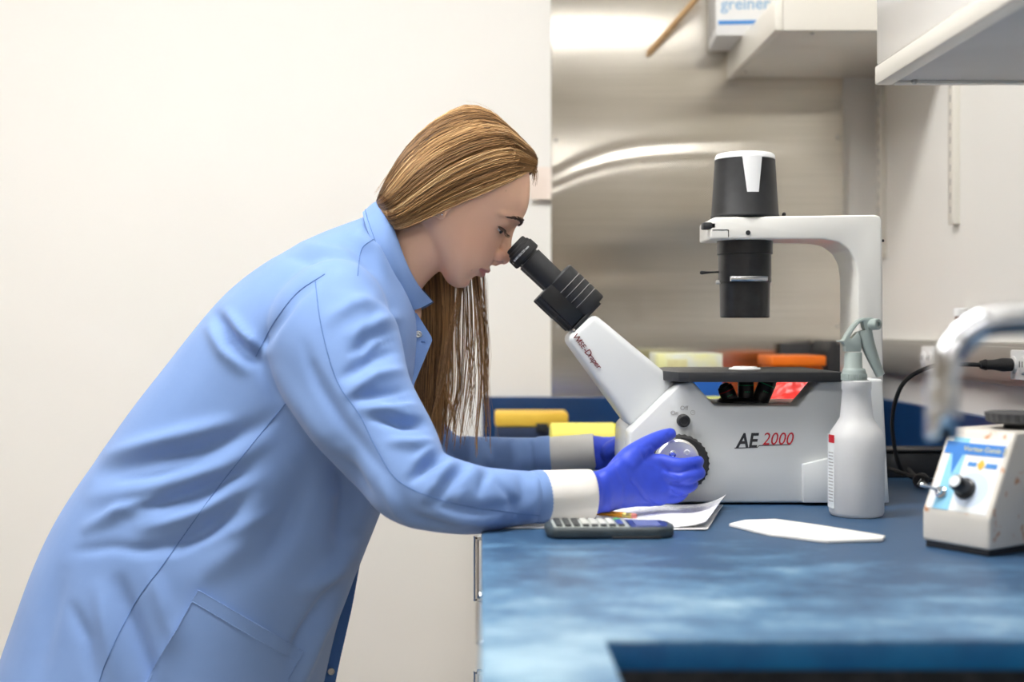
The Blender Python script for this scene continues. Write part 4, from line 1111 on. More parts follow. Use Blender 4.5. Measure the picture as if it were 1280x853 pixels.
G.append(ellipsoid(H(66, 0, -62), 10.5 * px_, 17 * px_, 10 * px_, HA))
# neck and chest run on under the coat
G.append(tube([P(548, 285, Y0), P(520, 306, Y0), P(495, 330, Y0), P(462, 368, Y0)], [46 * px_, 44 * px_, 45 * px_, 52 * px_], 36, 30, True))
G.append(ellipsoid(P(455, 390, Y0), .085, .105, .10))
HV, HF = remesh(G, .0021)
E = edges_of(HF)
HV = relax(HV, E, 7, .5)
rel = (HV - HO) * KP
u_, v_, w2 = rel @ UU, rel @ VVv, rel @ WW
# eye slits: a shallow crease below the lid
for s_ in (-1, 1):
    dn = np.exp(-((w2 - 13) / 2.2) ** 2) * np.exp(-((v_ - s_ * 28) / 11) ** 2) * (u_ > 50)
    HV -= UU[None, :] * (dn * 2.2 / KP)[:, None]
# mouth line
mw = -39 + 0 * v_
dn = np.exp(-((w2 - mw) / 1.1) ** 2) * (np.abs(v_) < 22) * (u_ > 60)
HV -= UU[None, :] * (dn * 1.8 / KP)[:, None]
# nostrils
for s_ in (-1, 1):
    dn = np.exp(-((v_ - s_ * 6.5) / 2.6) ** 2 - ((u_ - 92) / 5) ** 2) * (w2 < -16) * (w2 > -26)
    HV += WW[None, :] * (dn * 3.5 / KP)[:, None]
base = np.array(lin(242, 194, 164)); tint = np.tile(base, (len(HV), 1))
def blend(mask, c):
    global tint
    tint = tint * (1 - mask[:, None]) + np.array(c) * mask[:, None]
blend(.35 * np.exp(-((u_ - 58) / 26) ** 2 - ((w2 + 12) / 24) ** 2) * np.clip((np.abs(v_) - 12) / 20, 0, 1), lin(230, 166, 140))
blend(.5 * np.exp(-((u_ - 96) / 14) ** 2 - ((w2 + 12) / 12) ** 2), lin(230, 162, 140))
lipm = np.clip(1.25 - np.abs(w2 + 39.5 - np.abs(v_) * .02) / np.maximum(8.0 - .27 * np.abs(v_), .5), 0, 1) * (u_ > 70) * (np.abs(v_) < 24)
blend(np.clip(lipm * 1.6, 0, 1) * .85, lin(190, 108, 106))
blend(.5 * np.exp(-((u_ - 76) / 8) ** 2 - ((w2 - 15) / 7) ** 2 - ((np.abs(v_) - 28) / 14) ** 2), lin(196, 142, 122))
for s_ in (-1, 1):
    blend(.85 * np.exp(-((v_ - s_ * 6.5) / 2.3) ** 2 - ((u_ - 92) / 4) ** 2) * (w2 < -15) * (w2 > -28), lin(110, 60, 54))
for _ in range(26):            # a few freckles
    k = rng.randint(len(HV)); d2 = ((HV - HV[k]) ** 2).sum(1); blend(.35 * np.exp(-d2 / (.0011 ** 2)), lin(150, 96, 76))
obj('body', (HV, HF), M['skin'], pe_, angle=180, col=tint)
hbvh = BVHTree.FromPolygons([tuple(p) for p in HV], HF)
# eyes, lashes, brows, ear stud
for s_ in (-1, 1):
    ey = obj('eye', ellipsoid(H(66.4, s_ * 27.5, 17.0), 9.8 * px_, 10.0 * px_, 7.4 * px_, HA), M['eye'], pe_)
    obj('iris', ellipsoid(H(74.6, s_ * 26.5, 14.0), 2.6 * px_, 5.4 * px_, 4.0 * px_, HA), M['iris'], ey)
    ls = [H(78.2, s_ * 17, 14.5), H(79.4, s_ * 24, 16.2), H(77.6, s_ * 32, 16.6), H(72.0, s_ * 39.5, 16.0), H(69.0, s_ * 42.5, 15.5)]
    obj('lashes', join(tube(ls, [.5 * px_, 1.1 * px_, 1.3 * px_, 1.2 * px_, .4 * px_], 8, 24),
        *[tube([p, p + (UU * 5 + VVv * s_ * 1.5 - WW * 2.5) / KP, p + (UU * 8.5 + VVv * s_ * 3 - WW * 2) / KP], [.45 * px_, .35 * px_, .15 * px_], 5, 6) for p in crom(ls, 11)]), M['brow'], pe_)
    bw = []
    for q_ in crom([(87, 8, 34), (85, 16, 37.5), (78, 30, 37.5), (70, 40, 34), (64, 45, 31)], 18):
        o_ = Vector(H(q_[0] + 30, s_ * q_[1] * 1.15, q_[2])); d_ = Vector(-(UU * 1.0 + VVv * s_ * (q_[1] / 90))).normalized()
        h_, n_, _, _ = hbvh.ray_cast(o_, d_)
        if h_ is not None: bw.append(np.array(h_) + UU * .0002)
    if len(bw) > 4:
        r0 = np.interp(np.linspace(0, 1, len(bw)), [0, .15, .5, 1], [1.4, 2.6, 1.8, .4]) * px_
        hairs = []
        for i_ in range(len(bw) * 5):
            t_ = rng.uniform(0, len(bw) - 1.01); k = int(t_); p = bw[k] * (1 - t_ + k) + bw[k + 1] * (t_ - k)
            d_ = bw[k + 1] - bw[k]; d_ /= np.linalg.norm(d_); p = p + WW * rng.uniform(-1, 1) * r0[k] * .9
            hairs.append(tube([p, p + (d_ * 4 + WW * 1.5 + UU * .5) / KP, p + (d_ * 7 + WW * 1.5 - UU * .3) / KP], [.5 * px_, .45 * px_, .15 * px_], 4, 4))
        obj('eyebrow', join(tube(bw, list(r0 * .75), 10, 30, False, (.55, 1.0)), *hairs), M['brow'], pe_)
    q_ = H(5.5, s_ * 67, -11)
    obj('ear_stud', ellipsoid(q_, .0016, .0016, .0016, None, 10, 8), M['chrome'], pe_)

# --- hair: cap sheet and strands
GD = [[(664, 216, 12), (640, 230, 40), (605, 245, 58), (575, 256, 66), (548, 269, 71), (520, 283, 69), (501, 290, 58), (489, 284, 38)],
      [(669, 209, 8), (640, 211, 38), (605, 223, 61), (570, 240, 71), (540, 258, 75), (512, 275, 71), (493, 280, 58), (481, 272, 38)],
      [(671, 202, 5), (642, 192, 32), (605, 200, 57), (565, 218, 71), (532, 240, 75), (505, 260, 68), (488, 266, 52), (477, 262, 32)],
      [(667, 190, 2), (634, 171, 22), (597, 176, 47), (556, 194, 63), (524, 218, 67), (500, 242, 59), (484, 254, 42), (474, 256, 22)],
      [(652, 174, 0), (617, 150, 9), (581, 151, 27), (545, 169, 43), (515, 195, 48), (494, 222, 42), (480, 243, 28), (473, 252, 10)],
      [(641, 163, 0), (612, 140, 0), (581, 134, 0), (545, 152, 0), (514, 184, 0), (494, 214, 0), (480, 240, 0), (472, 253, 0)]]
GD = np.array(GD, float)
def guide(side):
    g_ = np.zeros_like(GD)
    for i_ in range(GD.shape[0]):
        for j_ in range(GD.shape[1]):
            a_, b_, v__ = GD[i_, j_]; p = P(a_, b_, Y0); p[1] = Y0 - side * v__ / KP; g_[i_, j_] = p
    return g_
SN, TN = 41, 40
def surf(g_, ns, nt_):
    a_ = np.stack([crom(g_[:, j_], ns) for j_ in range(g_.shape[1])], 1)
    return np.stack([crom(a_[i_], nt_) for i_ in range(ns)], 0)
def clear(g_, side):
    for i_ in range(g_.shape[0]):
        for j_ in range(g_.shape[1]):
            p = g_[i_, j_]
            h_, n_, _, _ = hbvh.ray_cast(Vector((p[0], Y0 - side * .3, p[2])), Vector((0, side, 0)))
            if h_ is not None:
                need = h_.y - side * .0065
                if (side > 0 and p[1] > need) or (side < 0 and p[1] < need): p[1] = need
    return g_
near = clear(surf(guide(1), SN, TN), 1); far = clear(surf(guide(-1), SN, TN), -1)
full = np.concatenate([near, far[::-1][1:]], 0)            # near edge -> midline -> far edge
ns_ = full.shape[0]
V = full.reshape(-1, 3)
cen = HO + (UU * 5 + WW * 25) / KP
inn = V + (cen - V) * .06
Fc = [(i * TN + j, i * TN + j + 1, (i + 1) * TN + j + 1, (i + 1) * TN + j) for i in range(ns_ - 1) for j in range(TN - 1)]
N_ = len(V)
Fc2 = Fc + [(N_ + a_, N_ + d_, N_ + c_, N_ + b_) for a_, b_, c_, d_ in Fc]
rim = list(range(TN)) + [i * TN + TN - 1 for i in range(1, ns_)] + [(ns_ - 1) * TN + j for j in range(TN - 2, -1, -1)] + [i * TN for i in range(ns_ - 2, 0, -1)]
Fc2 += [(rim[k], rim[k] + N_, rim[(k + 1) % len(rim)] + N_, rim[(k + 1) % len(rim)]) for k in range(len(rim))]
hv_, hf_, hc_ = [np.vstack([V, inn])], list(Fc2), []
DK, MD, LT, GL = [np.array(lin(*c_)) for c_ in ((82, 60, 42), (140, 105, 68), (188, 149, 102), (216, 184, 138))]
hc_.append(np.tile(DK * .6 + MD * .4, (2 * N_, 1)))
hn = 2 * N_
CS = np.array([[math.cos(q), math.sin(q)] for q in (0, 2.094, 4.189)])
def strand(path, r0, r1, colr):
    global hn
    m_ = len(path); T = np.gradient(path, axis=0); T /= np.linalg.norm(T, axis=1)[:, None] + 1e-9
    ref = np.array([0.12, -.9, .4]); A__ = np.cross(T, ref); A__ /= np.linalg.norm(A__, axis=1)[:, None] + 1e-9; B__ = np.cross(T, A__)
    rr = (np.linspace(r0, r1, m_) * np.minimum(1, .25 + np.linspace(0, 1, m_) * 5))[:, None]
    P3 = np.stack([path + (A__ * c_ + B__ * s_) * rr for c_, s_ in CS], 1).reshape(-1, 3)
    hv_.append(P3); hc_.append(np.tile(colr, (m_ * 3, 1)))
    for i_ in range(m_ - 1):
        o_ = hn + i_ * 3
        hf_.extend([(o_, o_ + 1, o_ + 4, o_ + 3), (o_ + 1, o_ + 2, o_ + 5, o_ + 4), (o_ + 2, o_, o_ + 3, o_ + 5)])
    hn += m_ * 3
def pick(sd_):
    x = .5 + .20 * math.sin(sd_ * 41.0 + 1.3) + .16 * math.sin(sd_ * 117.0 + .4) + rng.normal(0, .24)
    x = min(max(x, 0), 1)
    return (DK * (1 - x / .45) + MD * (x / .45)) if x < .45 else ((MD * (1 - (x - .45) / .4) + LT * ((x - .45) / .4)) if x < .85 else LT * (1 - (x - .85) / .15) + GL * ((x - .85) / .15))
fine = surf(full, 161, 22) if False else full
def hair_at(si):
    i_ = int(min(si, ns_ - 1.001)); t_ = si - i_
    return full[i_] * (1 - t_) + full[i_ + 1] * t_
for k in range(2600):
    near_side = k < 1900
    si = rng.uniform(0, (ns_ - 1) / 2) if near_side else rng.uniform((ns_ - 1) / 2, ns_ - 1)
    drift = rng.normal(0, 1.6)
    t0 = max(0, rng.uniform(-.55, .16)); t0 = t0 * (1 if si > 6 else .4); t1 = min(1, rng.uniform(.75, 1.5))
    ts = np.linspace(t0, t1, 15) * (TN - 1)
    path = []
    droop = rng.exponential(.0022) if (si < 2.5 or si > ns_ - 3.5) else 0.0
    lift = rng.uniform(0.0, .0034) * (1 if rng.rand() > .03 else 2.0); ph = rng.uniform(0, 6.28)
    for q_, tq in enumerate(ts):
        h_ = hair_at(min(max(si + drift * (q_ / 14 - .5), 0), ns_ - 1)); j_ = int(min(tq, TN - 1.001)); f_ = tq - j_
        p = h_[j_] * (1 - f_) + h_[j_ + 1] * f_
        o_ = p - cen; o_ /= np.linalg.norm(o_)
        p = p - np.array([0, 0, droop * math.sin(math.pi * min(1, q_ / 13))])
        path.append(p + o_ * (lift * math.sin(math.pi * (.12 + .8 * q_ / 14)) + .0006 * math.sin(ph + q_ * .7)))
    strand(np.array(path), .00075, .00045, pick(si / ns_ * 1.0 + .0))
for k in range(60):            # wisps at the front hairline
    a_ = rng.uniform(0, 1); p0_ = P(664 + 7 * rng.rand(), 196 + 20 * a_, Y0 - rng.uniform(-.012, .016)); e_ = rng.uniform(.3, 1)
    strand(crom([p0_ + np.array([-.014, 0, .006]), p0_, p0_ + np.array([.003, 0, -.008]) * e_, p0_ + np.array([.001, 0, -.024]) * e_], 10), .0005, .0002, MD)
# flyaways round the crown
for k in range(46):
    si = rng.uniform(ns_ * .3, ns_ * .7); h_ = hair_at(si); j0 = rng.randint(0, TN - 12)
    p = h_[j0:j0 + 11:2]; o_ = p - cen; o_ /= np.linalg.norm(o_, axis=1)[:, None]
    strand(p + o_ * (np.linspace(.001, rng.uniform(.004, .011), len(p)))[:, None], .00022, .00012, LT)
# long hair falling in front of the far shoulder
LK = []            # (x at the chin, x at mid, x lower, end x, end y, lateral, strands, spread)
for k in range(24):
    a_ = (k + rng.uniform(-.4, .4)) / 23; x0 = 522 + 40 * a_
    LK.append((x0, x0 - 1 + rng.normal(0, 2.5), x0 - 5 + rng.normal(0, 3), 521 + 33 * a_ + rng.normal(0, 3), rng.uniform(528, 566), -74 + rng.uniform(0, 30), 24, 3.4))
LK += [(561, 559, 556, 568, 540, -44, 16, 2.6), (573, 571, 573, 556, 560, -46, 14, 2.4), (579, 578, 576, 566, 553, -42, 14, 2.6), (588, 590, 584, 576, 550, -40, 18, 3.0),
       (597, 606, 605, 608, 548, -36, 18, 2.4), (594, 599, 601, 595, 564, -40, 14, 2.2), (575, 562, 550, 537, 536, -34, 12, 2.0), (584, 586, 590, 588, 520, -48, 14, 2.4), (568, 566, 566, 561, 530, -50, 16, 2.8), (600, 603, 607, 604, 500, -34, 8, 1.6), (606, 608, 610, 614, 560, -38, 4, 1.0)]
for (x0, xm, xl, xe, ye, vv, nst, spd) in LK:
    shade_ = rng.uniform(-.18, .18)
    for q in range(nst):
        sp_ = rng.normal(0, spd); dv = rng.normal(0, 4); yy = ye + rng.normal(0, 9); tip = sp_ * .35 + rng.normal(0, .8)
        pts = [(x0 - 20 + sp_ * .4, 268, vv * .95), (x0 - 5 + sp_, 318, vv), (x0 + sp_, 358, vv), (xm + sp_ * 1.05, 420, vv), (xl + sp_ * .9, 484, vv), (xe * .75 + xl * .25 + sp_ * .6, 484 + (yy - 484) * .65, vv), (xe + tip, yy, vv)]
        w3 = []
        for a_, b_, v__ in pts:
            p = P(a_, b_, Y0); p[1] = Y0 - (v__ + dv) / KP; w3.append(p)
        x = min(max(.5 + shade_ + rng.normal(0, .26), 0), 1)
        strand(crom(w3, 20), .00075, .00026, np.clip((DK * (1 - x) + (LT * .5 + GL * .5) * x) * np.array([1.25, 1.1, .95]), 0, 1))
for k in range(14):            # single stray hairs
    x0 = rng.uniform(560, 612); w3 = [P(x0 + a_ * rng.uniform(.4, 1), b_, Y0 + .03) for a_, b_ in ((0, 345), (2, 400), (6, 450), (12 * rng.uniform(-1, 1), 500), (30 * rng.uniform(-.6, 1), 550))]
    strand(crom(w3, 18), .00028, .00018, MD)
HVv = np.vstack(hv_)
hr = obj('hair', (HVv, hf_), M['hair'], pe_, angle=70, col=np.vstack(hc_))

# --- lab coat: torso and sleeves grown into one cloth surface
def ring_px(back, front, hb, n_=56, ex=2.35):
    a_, b_ = P(back[0], back[1], Y0), P(front[0], front[1], Y0)
    c_ = (a_ + b_) / 2; d_ = (b_ - a_) / 2; out = []
    for k in range(n_):
        th_ = 2 * math.pi * k / n_; x_, y_ = math.cos(th_), math.sin(th_)
        out.append(c_ + d_ * math.copysign(abs(x_) ** (2 / ex), x_) + np.array([0, hb, 0]) * math.copysign(abs(y_) ** (2 / ex), y_))
    return out
TR = [(474, 262, 520, 372, .060), (458, 271, 523, 385, .085), (432, 282, 525, 415, .125), (390, 299, 522, 455, .165), (340, 327, 515, 505, .185), (290, 366, 503, 560, .185),
      (243, 418, 489, 608, .182), (187, 490, 475, 645, .182), (132, 567, 456, 692, .19), (77, 652, 437, 742, .20), (38, 742, 418, 800, .212), (12, 825, 404, 852, .222), (-12, 925, 388, 932, .235), (-28, 1015, 376, 1018, .245)]
TRr = crom([(a, b, c, d, e) for a, b, c, d, e in TR], 60)
CG = [loft([ring_px((a, b), (c, d), e) for a, b, c, d, e in TRr])]
def sleeve(tab):
    pts = [P(a, b, y) for a, b, y, r in tab]; rad_ = [r for a, b, y, r in tab]
    return tube(pts, rad_, 32, 70, False)
NS = [(420, 350, 1.80, .030), (418, 378, 1.755, .070), (414, 412, 1.730, .0875), (424, 455, 1.700, .0875), (446, 505, 1.668, .0767), (484, 560, 1.630, .066), (522, 607, 1.590, .0535), (585, 624, 1.578, .0443), (638, 622.5, 1.596, .0355), (678, 621, 1.612, .0318)]
FS = [(430, 360, 1.98, .03), (430, 385, 2.02, .070), (440, 420, 2.05, .085), (470, 480, 2.08, .075), (520, 555, 2.10, .060), (560, 582, 2.10, .052), (620, 578, 2.095, .041), (690, 571, 2.085, .0315)]
CG += [sleeve(NS), sleeve(FS)]
CV, CF = remesh(CG, .0045)
E = edges_of(CF)
CV = relax(CV, E, 8, .5)
N = normals(CV, CF)
if N[:, 1][CV[:, 1] < 1.75].mean() > 0: N = -N
# broad unevenness of the cloth
CV = CV + N * (wavy(CV, 26, 5) * .0035 + wavy(CV, 60, 8) * .0012)[:, None]
# folds drawn where they lie on the near side: (polyline, width px, height m)
FOLDS = [
 # upper sleeve
 ([(500, 436), (470, 446), (432, 470)], 9, -.0075), ([(508, 462), (470, 470), (436, 492)], 9, .0065), ([(512, 487), (478, 492), (445, 498)], 7, -.006),
 ([(522, 508), (490, 512), (452, 512)], 8, .006), ([(535, 530), (505, 530), (470, 522)], 7, -.0085), ([(500, 396), (470, 402), (440, 420)], 9, .005), ([(496, 415), (468, 420), (440, 440)], 7, -.005),
 ([(470, 372), (440, 380), (410, 400)], 10, .004), ([(545, 553), (520, 556), (490, 552)], 8, .007),
 # elbow
 ([(556, 568), (535, 580), (515, 600)], 7, -.0095), ([(566, 580), (548, 596), (530, 622)], 7, .008), ([(580, 582), (565, 600), (552, 622)], 6, -.008),
 ([(596, 584), (584, 602), (574, 628)], 7, .006), ([(612, 586), (602, 600), (596, 618)], 6, -.005), ([(540, 640), (575, 650), (620, 652)], 8, .004), ([(480, 610), (500, 640), (520, 655)], 9, .005),
 ([(560, 632), (600, 640), (650, 630)], 8, -.004), ([(650, 592), (655, 620), (640, 648)], 7, -.0035), ([(668, 590), (672, 620), (664, 650)], 6, .003),
 # back of the sleeve, long tension lines
 ([(350, 470), (400, 540), (455, 600)], 13, .005), ([(390, 460), (430, 530), (480, 590)], 10, -.004),
 # shoulder blade
 ([(272, 395), (290, 425), (318, 450)], 8, -.009), ([(285, 392), (305, 418), (330, 440)], 8, .007), ([(262, 412), (280, 440), (305, 462)], 9, .006),
 # finer creases
 ([(502, 425), (485, 428), (466, 438)], 5, -.004), ([(515, 498), (500, 500), (480, 505)], 5, -.004), ([(528, 518), (508, 520), (486, 518)], 5, .0035), ([(548, 560), (534, 566), (520, 578)], 5, .005),
 ([(552, 590), (540, 604), (534, 620)], 4.5, -.005), ([(572, 592), (560, 612), (556, 628)], 4.5, .0045), ([(590, 594), (580, 612), (580, 626)], 4.5, -.004), ([(604, 590), (596, 604), (592, 622)], 4.5, .0035),
 ([(470, 388), (455, 420), (450, 450)], 7, -.003), ([(505, 640), (530, 652), (560, 658)], 6, -.004), ([(620, 600), (640, 622), (648, 646)], 6, -.0035), ([(380, 430), (395, 480), (430, 540)], 8, -.003),
 ([(365, 300), (400, 312), (440, 318)], 8, .003), ([(350, 318), (390, 328), (430, 332)], 8, -.003), ([(150, 600), (200, 594), (250, 580)], 6, -.004), ([(140, 640), (180, 628), (220, 622)], 6, .004),
 ([(200, 650), (240, 634), (280, 612)], 6, -.004), ([(95, 690), (140, 684), (200, 690)], 8, -.003), ([(260, 680), (300, 660), (340, 640)], 9, .003), ([(215, 690), (260, 668), (300, 630)], 8, -.004),
 ([(90, 760), (110, 800), (115, 850)], 9, -.004), ([(230, 770), (210, 810), (200, 850)], 9, .003),
 # armhole
 ([(405, 342), (370, 370), (340, 410), (320, 445), (345, 495)], 9, -.006), ([(430, 300), (455, 320), (470, 345)], 10, -.004), ([(440, 290), (470, 312), (484, 340)], 8, .004),
 # small of the back
 ([(128, 592), (190, 575), (250, 565), (330, 530)], 14, -.007), ([(140, 570), (200, 553), (280, 530)], 13, .008), ([(120, 622), (190, 612), (280, 585), (330, 550)], 14, .006),
 ([(160, 640), (230, 622), (300, 590)], 11, -.007), ([(180, 660), (250, 640), (320, 600)], 12, .007), ([(110, 660), (150, 640), (190, 636)], 10, .006), ([(170, 690), (230, 678), (290, 640)], 10, -.005),
 # skirt
 ([(150, 730), (165, 775), (185, 830), (200, 880)], 12, -.008), ([(125, 740), (135, 790), (145, 850)], 14, .006), ([(190, 720), (205, 760), (215, 800)], 13, .005), ([(75, 720), (60, 780), (45, 850)], 16, -.005),
 ([(330, 600), (300, 680), (250, 720)], 22, .006), ([(425, 560), (440, 620), (430, 690)], 22, -.014), ([(385, 590), (360, 650), (330, 700)], 20, -.006), ([(380, 740), (420, 715), (445, 690)], 14, .008),
 ([(440, 735), (400, 790), (372, 860)], 10, .009), ([(415, 735), (380, 790), (350, 850)], 9, -.006),
]
qx, qy = px_of(CV); nearm = np.clip(-N[:, 1] * 1.6 + .1, 0, 1)
disp = np.zeros(len(CV))
for poly, wd, am_ in FOLDS:
    d_, t_ = seg_dist(qx, qy, poly)
    disp += 1.55 * am_ * np.exp(-(d_ / (wd * .82)) ** 2) * np.sin(math.pi * np.clip(t_ * .86 + .07, 0, 1)) ** .7
CV = CV + N * (disp * nearm)[:, None]
# far sleeve folds
for poly, wd, am_ in [([(556, 550), (565, 570), (570, 590)], 8, -.007), ([(585, 552), (590, 570), (588, 592)], 9, .006), ([(612, 552), (616, 572), (610, 592)], 8, -.006), ([(640, 555), (644, 575), (640, 592)], 9, .005), ([(668, 556), (668, 590)], 6, -.004)]:
    d_, t_ = seg_dist(qx, qy, poly)
    CV = CV + N * (1.6 * am_ * np.exp(-(d_ / wd) ** 2) * nearm * (CV[:, 1] > 2.0))[:, None]
CV = relax(CV, E, 2, .4)
# open hem
zh = P(0, 1012, Y0)[2]
keep = [f for f in CF if not all(CV[i, 2] < zh for i in f)]
ctb = obj('lab_coat', (CV, keep), M['coat'], pe_, angle=180)
tag(ctb, 'light blue lab coat')
cbvh = BVHTree.FromPolygons([tuple(p) for p in CV], keep)

# seams
def seam(pts, m_=60, r=.00065):
    q_ = cast_line(cbvh, pts, m_, .0003)
    if len(q_) > 3: obj('seam', tube(q_, r, 6, len(q_)), M['thread'], ctb)
seam([(406, 343), (372, 366), (345, 400), (328, 430), (320, 446)])
seam([(394, 350), (400, 400), (412, 450), (425, 484), (450, 520), (470, 560), (496, 600), (540, 622), (590, 634), (640, 641), (676, 645)], 110)
seam([(357, 505), (320, 550), (280, 600), (240, 655), (205, 705), (175, 745), (150, 790), (132, 830), (124, 853)], 110)
seam([(470, 297), (452, 312), (447, 345)], 30)
# pocket
pk = drape(cbvh, [(249, 738), (379, 815), (318, 930), (160, 890)], 16, 16, .0006, .0016)
if pk:
    po = obj('pocket', pk, M['coat'], ctb, angle=60)
    obj('pocket_hem', drape(cbvh, [(247, 737.5), (380, 814), (371, 829), (241, 752)], 16, 3, .0010, .0020), M['coat'], po, angle=60)
    for a_ in ([(241, 752), (371, 829)], [(247, 740), (205, 815), (185, 852)], [(378, 816), (345, 875)], [(249, 738), (379, 815)]):
        q_ = cast_line(cbvh, a_, 40, .0030)
        if len(q_) > 3: obj('stitching', tube(q_, .0005, 6, len(q_)), M['thread_l'], po)

# collar, folded stand
T_ = [(541, 377, 24), (524, 356, 44), (511, 330, 56), (500, 300, 57), (487, 270, 42), (476, 252, 0)]
B_ = [(507, 391, 46), (494, 366, 66), (482, 338, 78), (470, 304, 76), (460, 278, 52), (455, 266, 0)]
Cm = [(525, 386, 40), (510, 361, 60), (500, 334, 71), (488, 301, 71), (476, 273, 50), (467, 255, 0)]
def arc3(tab):
    tab = np.array(tab, float); full_ = np.vstack([tab, tab[::-1][1:] * np.array([1, 1, -1])])
    out = []
    for a_, b_, v__ in crom(full_, 64):
        p = P(a_, b_, Y0); p[1] = Y0 - v__ / KP; out.append(p)
    return np.array(out)
rows = np.stack([arc3(T_), arc3(Cm), arc3(B_)], 0)
grid = np.stack([crom(rows[:, j], 9) for j in range(64)], 1)          # 9 x 64
Vc = grid.reshape(-1, 3); cc2 = P(500, 330, Y0)
nrm = Vc - cc2; nrm /= np.linalg.norm(nrm, axis=1)[:, None]
Fc = [(i * 64 + j, i * 64 + j + 1, (i + 1) * 64 + j + 1, (i + 1) * 64 + j) for i in range(8) for j in range(63)]
Nn = len(Vc); Vt = np.vstack([Vc + nrm * .0012, Vc - nrm * .0016])
rim = list(range(64)) + [i * 64 + 63 for i in range(1, 9)] + [8 * 64 + j for j in range(62, -1, -1)] + [i * 64 for i in range(7, 0, -1)]
Fa = Fc + [(Nn + a_, Nn + d_, Nn + c_, Nn + b_) for a_, b_, c_, d_ in Fc] + [(rim[k], rim[k] + Nn, rim[(k + 1) % len(rim)] + Nn, rim[(k + 1) % len(rim)]) for k in range(len(rim))]
cl = obj('collar', (Vt, Fa), M['coat'], ctb, angle=60)
for row in (7,):
    q_ = grid[row] + (grid[row] - cc2) / np.linalg.norm(grid[row] - cc2, axis=1)[:, None] * .0015
    obj('stitching', tube(q_, .0005, 6, 80), M['thread'], cl)

# front edge of the coat, hanging open below the collar, with snaps
def sheet(pts_a, pts_b, th, mm, name, par, n_=24, m_=6):
    tt = np.linspace(0, len(pts_a) - 1, n_)
    a_, b_ = [np.stack([np.interp(tt, range(len(q)), np.array(q)[:, k]) for k in range(3)], 1) for q in (pts_a, pts_b)]
    V = np.array([a_[i] * (1 - j / m_) + b_[i] * (j / m_) for i in range(n_) for j in range(m_ + 1)])
    W3 = m_ + 1; Fc = [(i * W3 + j, i * W3 + j + 1, (i + 1) * W3 + j + 1, (i + 1) * W3 + j) for i in range(n_ - 1) for j in range(m_)]
    N2 = len(V); V2 = np.vstack([V, V + np.array([0, th, 0])])
    rim = list(range(W3)) + [i * W3 + m_ for i in range(1, n_)] + [(n_ - 1) * W3 + j for j in range(m_ - 1, -1, -1)] + [i * W3 for i in range(n_ - 2, 0, -1)]
    F2 = Fc + [(N2 + p, N2 + s, N2 + r, N2 + q) for p, q, r, s in Fc] + [(rim[k], rim[k] + N2, rim[(k + 1) % len(rim)] + N2, rim[(k + 1) % len(rim)]) for k in range(len(rim))]
    return obj(name, (V2, F2), mm, par, angle=60)
pa = [P(500, 384, 1.842), P(500, 420, 1.838), P(500, 460, 1.835), P(490, 500, 1.835)]
pb = [P(521, 392, 1.842), P(541, 424, 1.846), P(522, 470, 1.843), P(509, 502, 1.838)]
lp_ = sheet(pa, pb, .002, M['coat'], 'lapel', ctb)
def snap(c_, mm=None):
    c_ = np.array(c_); s_ = obj('snap', lathe(c_ + np.array([0, .001, 0]), c_ + np.array([0, -1, 0]), [(0, .005), (.002, .005), (.0028, .0042), (.0022, .003), (.0022, .0022), (.0032, .0015), (.0034, 0)], 24, False), M['alu'], ctb)
snap(P(523, 418, 1.8425))
obj('buttonhole', box(*(lambda c: (c[0] - .003, c[0] + .003, c[1] - .0006, c[1] + .0004, c[2] - .0016, c[2] + .0016))(P(529, 427, 1.8435)), .0004), M['thread'], lp_)
pa = [P(448, 690, 1.93), P(425, 760, 1.93), P(404, 830, 1.93), P(385, 900, 1.93), P(370, 1000, 1.93)]
pb = [P(452, 694, 1.93), P(440, 760, 1.93), P(424, 830, 1.93), P(410, 900, 1.93), P(400, 1000, 1.93)]
sheet(pa, pb, .002, M['coat_shaded'], 'front_facing', ctb)
snap(P(414, 840, 1.928))

# cuffs: ribbed knit
def cuff(a_, b_, r0, r1, mm, n_=80):
    a_, b_ = np.array(a_), np.array(b_); d_ = b_ - a_; L_ = np.linalg.norm(d_)
    prof_ = [(-.012, r0 * .9), (0, r0), (L_ * .3, r0 * 1.0), (L_ * .7, r1 * 1.0), (L_ - .002, r1), (L_, r1 - .0012), (L_ - .001, r1 - .003), (L_ - .02, r1 - .004)]
    g_ = lathe(a_, b_, prof_, n_, False)
    V = [np.array(v) for v in g_[0]]; dn = d_ / L_
    for j in range(len(prof_)):
        for i in range(n_):
            q_ = V[j * n_ + i]; o_ = q_ - a_ - dn * ((q_ - a_) @ dn)
            V[j * n_ + i] = q_ + o_ / np.linalg.norm(o_) * (.0005 if i % 2 else -.0004)
    return obj('cuff', (V, g_[1]), mm, ctb, angle=180)
cuff(P(672, 620.5, 1.609), P(739, 619, 1.626), .0318, .0322, M['knit'])
cuff(P(682, 570.5, 2.085), P(744, 565, 2.075), .0300, .0292, M['knit2'])
# turned hems at the sleeve ends
for a_, b_, r_ in ((P(664, 622, 1.606), P(679, 621.2, 1.612), .0338), (P(672, 571.6, 2.087), P(689, 570.4, 2.085), .0335)):
    L_ = float(np.linalg.norm(b_ - a_))
    obj('sleeve_hem', lathe(a_, b_, [(-.004, r_ * .93), (.003, r_ * .99), (L_ - .002, r_), (L_, r_ - .001), (L_, r_ - .003), (0, r_ - .006)], 48, False), M['coat'], ctb, angle=60)

